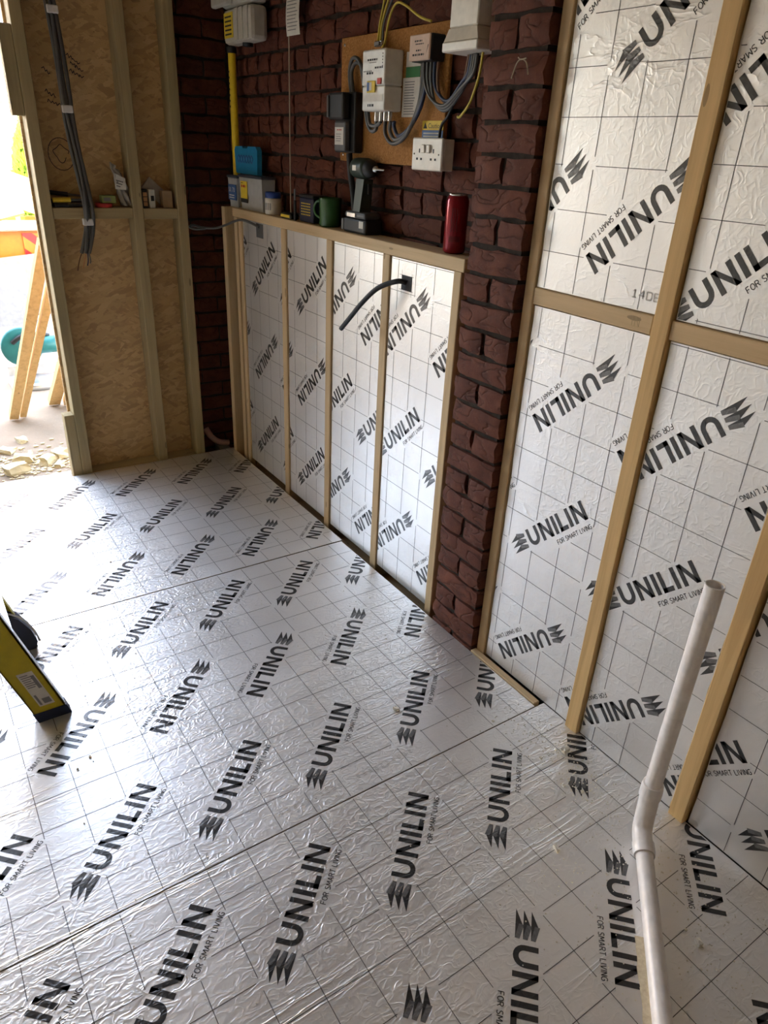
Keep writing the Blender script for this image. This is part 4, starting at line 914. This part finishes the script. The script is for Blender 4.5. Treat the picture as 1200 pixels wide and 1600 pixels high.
c1 = root('orange_carton', (1.035, 3.51, NZ2), 'small upright carton in orange and black on the short noggin', 'box'); MB().box(1.018, 1.044, 3.490, 3.535, NZ2, NZ2 + .078, ch=.0015).build('carton', 'tool_black', c1)
for k in range(3): bx('printed_patch', 'orange_card', c1, 1.024, 1.042, 3.4888, 3.4894, NZ2 + .008 + k * .020, NZ2 + .025 + k * .020)
c2 = root('white_carton', (1.062, 3.50, NZ2), 'slim white carton with a dark print standing beside the orange carton', 'box'); MB().box(1.050, 1.075, 3.482, 3.525, NZ2, NZ2 + .078, ch=.0015).build('carton', 'paper', c2); bx('printed_patch', 'ink', c2, 1.056, 1.070, 3.4808, 3.4814, NZ2 + .030, NZ2 + .052)
c3 = MB().box(1.112, 1.156, 3.486, 3.535, NZ2, NZ2 + .072, ch=.0015).build('cardboard_box', 'card'); tag(c3, 'plain brown cardboard box at the right of the short noggin', 'box')
sg = MB().obox((1.092, 3.535, NZ2 + .070), (1, 0, -.9), (0, 1, .1), (.9, .1, 1), .052, .003, .030).build('sandpaper_sheet', 'bag_clear'); tag(sg, 'crumpled pale wrapper leaning behind the cartons on the short noggin', 'wrapper')

# ------------------------------------------------------------------ floor things: waste pipe and step ladder
wp = root('waste_pipe', (1.262, .615, .06), 'white plastic waste pipe standing up by the wall and bending into the floor', 'pipe')
PX, PY, PR = 1.268, .617, .0200
mb = MB(); mb.tube([(PX, PY, .150), (PX, PY, .742)], PR, 28, caps=False)
mb.lathe((PX, PY, .742), [(PR, 0), (PR - .0025, .0006), (PR - .003, -.002), (PR - .003, -.22), (0, -.22)], 28); mb.build('upright', 'pipe_white', wp)
dn = Vector((.935 - 1.236, .297 - .592, .010 - .042)).normalized(); e0 = Vector((1.236, .592, .042))
mb = MB(); mb.tube([(PX, PY, .170), (PX, PY, .132), (PX - .004, PY - .004, .095), (PX - .014, PY - .011, .062), tuple(e0), tuple(e0 + dn * .055)], PR + .0035, 28, sub=5).build('elbow', 'pipe_white', wp)
MB().tube([(PX, PY, .130), (PX, PY, .158), (PX, PY, .172)], [PR + .0062, PR + .0062, PR + .0045], 28).build('socket_ring', 'pipe_white', wp)
MB().tube([e0 + dn * .028, e0 + dn * .052, e0 + dn * .060], [PR + .0062, PR + .0062, PR + .0045], 28).build('socket_ring', 'pipe_white', wp)
MB().tube([e0 + dn * .050, e0 + dn * .60], PR, 28).build('floor_run', 'pipe_white', wp)
# cut edge of the slot the pipe runs into
mb = MB(); sd = Vector((dn.x, dn.y, 0)).normalized(); sn = Vector((-sd.y, sd.x, 0))
rd = random.Random(4); pa = []; 
for k in range(15):
    q = Vector((1.062, .425, .0007)) + sd * (k * .022); pa.append(q)
for k in range(14):
    w0, w1 = rd.uniform(.012, .016), rd.uniform(.012, .016)
    mb.add([pa[k] - sn * .004, pa[k + 1] - sn * .004, pa[k + 1] - sn * (w1 + .018), pa[k] - sn * (w0 + .018)], [(0, 1, 2, 3)])
SLOT = mb
ld = root('step_ladder', (.06, 1.95, 0), 'yellow step ladder with dark blue feet standing at the left edge', 'ladder')
LEAN = -.31
def rail(y, w, x0, h, outer):
    def X(x, z): return x + LEAN * z
    r_ = MB(); th = .004; dp = .030 * outer
    P4 = lambda x, yy, z: (X(x, z), yy, z)
    for (xa, xb, ya, yb) in ((x0, x0 + w, y, y + th * outer), (x0, x0 + th, y, y + dp), (x0 + w - th, x0 + w, y, y + dp)):
        vs = [P4(x, yy, z) for x in (xa, xb) for yy in (ya, yb) for z in (.030, h)]
        r_.add(vs, [(0, 1, 3, 2), (4, 6, 7, 5), (0, 4, 5, 1), (2, 3, 7, 6), (0, 2, 6, 4), (1, 5, 7, 3)])
    o = r_.build('rail', 'ladder_yellow', ld)
    vs = [P4(x, yy, z) for x in (x0 - .002, x0 + w + .003) for yy in (y - .002 * outer, y + .034 * outer) for z in (.0005, .0345)]
    MB().add(vs, [(0, 1, 3, 2), (4, 6, 7, 5), (0, 4, 5, 1), (2, 3, 7, 6), (0, 2, 6, 4), (1, 5, 7, 3)]).build('foot', 'ladder_blue', ld)
    return o
ra = rail(1.770, .084, .077, 1.6, 1)
MB().add([(.077 + .0845 + LEAN * z, yy, z) for z in (.04, 1.6) for yy in (1.771, 1.797)] + [(.077 + .0865 + LEAN * z, yy, z) for z in (.04, 1.6) for yy in (1.771, 1.797)], [(0, 1, 3, 2), (4, 6, 7, 5), (0, 4, 5, 1), (2, 3, 7, 6), (0, 2, 6, 4), (1, 5, 7, 3)]).build('edge_trim', 'alu', ld)
def ra_pt(u, z): return (.077 + u + LEAN * z, 1.7696, z)
lb = MB().add([ra_pt(.026, .055), ra_pt(.066, .055), ra_pt(.066, .185), ra_pt(.026, .185)], [(0, 1, 2, 3)]).build('label', 'paper', ra, fix=False)
mb = MB(); 
def rl(u0, u1, z0, z1): mb.add([(p[0], 1.7693, p[2]) for p in (ra_pt(u0, z0), ra_pt(u1, z0), ra_pt(u1, z1), ra_pt(u0, z1))], [(0, 1, 2, 3)])
for k in range(7): rl(.030, .050 + .006 * (k % 3), .128 + k * .0075, .1315 + k * .0075)
rl(.054, .063, .120, .170); rl(.042, .062, .062, .082); rl(.030, .036, .06, .10)
mb.build('label_print', 'ink_grey', ra, fix=False)
for z in (.30, .58, .86, 1.14):
    vs = [(.077 + u + LEAN * z, yy, z + dz) for u in (.004, .080) for yy in (1.776, 2.165) for dz in (0, .022)]
    MB().add(vs, [(0, 1, 3, 2), (4, 6, 7, 5), (0, 4, 5, 1), (2, 3, 7, 6), (0, 2, 6, 4), (1, 5, 7, 3)]).build('step', 'alu', ld)
rb_ = rail(2.172, .075, .060, 1.6, -1)
bf = MB().prism([(.020, .0008), (.132, .0008), (.140, .025), (.128, .075), (.100, .125), (.060, .155), (.016, .165), (.000, .10)], 'Y', 2.128, 2.178).build('moulded_foot', 'ladder_blue', ld)
MB().lathe((.050, 2.1275, .115), [(0, -.003), (.016, -.003), (.018, .0005)], 18, axis='Y').build('rivet', 'label_yellow', ld)
MB().tube([(.004, 2.130, .175), (.060, 2.126, .165), (.104, 2.126, .133), (.134, 2.126, .078), (.146, 2.126, .028)], .0035, 6, sub=4).build('foot_edge', 'alu', ld)
# foam dust and crumbs lying on the floor boards
mb = MB(); rd = random.Random(31)
for k in range(1500):
    a = rd.random()
    if a < .45: x, y = rd.gauss(1.15, .14), rd.gauss(.50, .22)
    elif a < .75: x, y = rd.gauss(1.28, .05), rd.gauss(.85, .16)
    elif a < .9: x, y = rd.uniform(.1, 1.3), rd.uniform(.4, 2.6)
    else: x, y = rd.gauss(.55, .2), rd.gauss(1.95, .15)
    if x > 1.355 or y < .05 or abs((x - 1.236) * .70 - (y - .592) * .714) < .034: continue
    s_ = rd.uniform(.0005, .0015) * (2.2 if rd.random() < .04 else 1)
    mb.box(x - s_, x + s_, y - s_, y + s_, .0006, .0006 + s_ * 1.2)
tag(mb.build('foam_dust', 'foam_white'), 'fine pale foam dust sprinkled over the foil floor', 'dust', kind='stuff')
for i, (x, y, s_, lab) in enumerate(((1.050, .690, .010, 'pale foam crumb on the floor left of the waste pipe'), (1.145, .360, .011, 'cream foam crumb on the floor right of the waste pipe'), (.985, 1.290, .010, 'white crumb on the foil near the board joint'), (1.305, .905, .014, 'foam lump at the foot of the proud middle stud'), (1.205, .560, .007, 'tiny foam crumb beside the pipe elbow'))):
    o = chunk(x, y, (s_ * 1.6, s_, s_), lab, 40 + i, z=.0006); o.data.materials[0] = MAT['foam_white']; o['group'] = 'foam crumbs on the floor'; o.name = 'foam_crumb'
SLOT.build('slot_edge', 'foam', floor, fix=False)

# inkjet codes and stamps on the boards
tb = [c for c in tall.children if c.name.startswith('insulation_board')][1]
mb = MB()
SEG = {'1': [((.15, .75), (.35, 1)), ((.35, 1), (.35, 0)), ((.1, 0), (.6, 0))], '4': [((.5, 0), (.5, 1)), ((.5, 1), (0, .35)), ((0, .35), (.7, .35))], '0': [((0, 0), (0, 1)), ((0, 1), (.6, 1)), ((.6, 1), (.6, 0)), ((.6, 0), (0, 0))], '6': [((.6, 1), (0, 1)), ((0, 1), (0, 0)), ((0, 0), (.6, 0)), ((.6, 0), (.6, .5)), ((.6, .5), (0, .5))]}
for i, ch in enumerate('1406'):
    for a, b in SEG[ch]:
        mb.add([(1.3992, 1.062 - i * .0205 - q[0] * 1.0, 1.231 + q[1]) for q in quadline((a[0] * .022, a[1] * .0165), (b[0] * .022, b[1] * .0165), .0030)], [(0, 1, 2, 3)])
mb.build('stamped_code', 'foil_wall_stamp', tb, fix=False)['kind'] = 'stuff'
ng = [c for c in tall.children if c.name.startswith('noggin')][0]
mb = MB()
for a, b in (((0, 0), (0, .022)), ((.008, 0), (.008, .022)), ((.008, .022), (.020, 0)), ((.020, 0), (.020, .022))):
    mb.add([(1.3917, 1.040 - q[0], 1.171 + q[1]) for q in quadline(a, b, .0014)], [(0, 1, 2, 3)])
mb.build('stamped_mark', 'treated_Z', ng, fix=False)['kind'] = 'stuff'
fb = [c for c in floor.children if c.name.startswith('insulation_board')][1]
mb = MB(); rd = random.Random(77); x = .52
while x < .92:
    if not .70 < x < .735:
        for k in range(3):
            mb.add([(x + rd.uniform(0, .004), 1.128 + k * .005, .0006), (x + .009 + rd.uniform(0, .004), 1.128 + k * .005, .0006), (x + .009 + rd.uniform(0, .004), 1.1295 + k * .005, .0006), (x + rd.uniform(0, .004), 1.1295 + k * .005, .0006)], [(0, 1, 2, 3)])
    x += .019
mb.build('stamped_code', 'foil_floor_stamp', fb, fix=False)['kind'] = 'stuff'
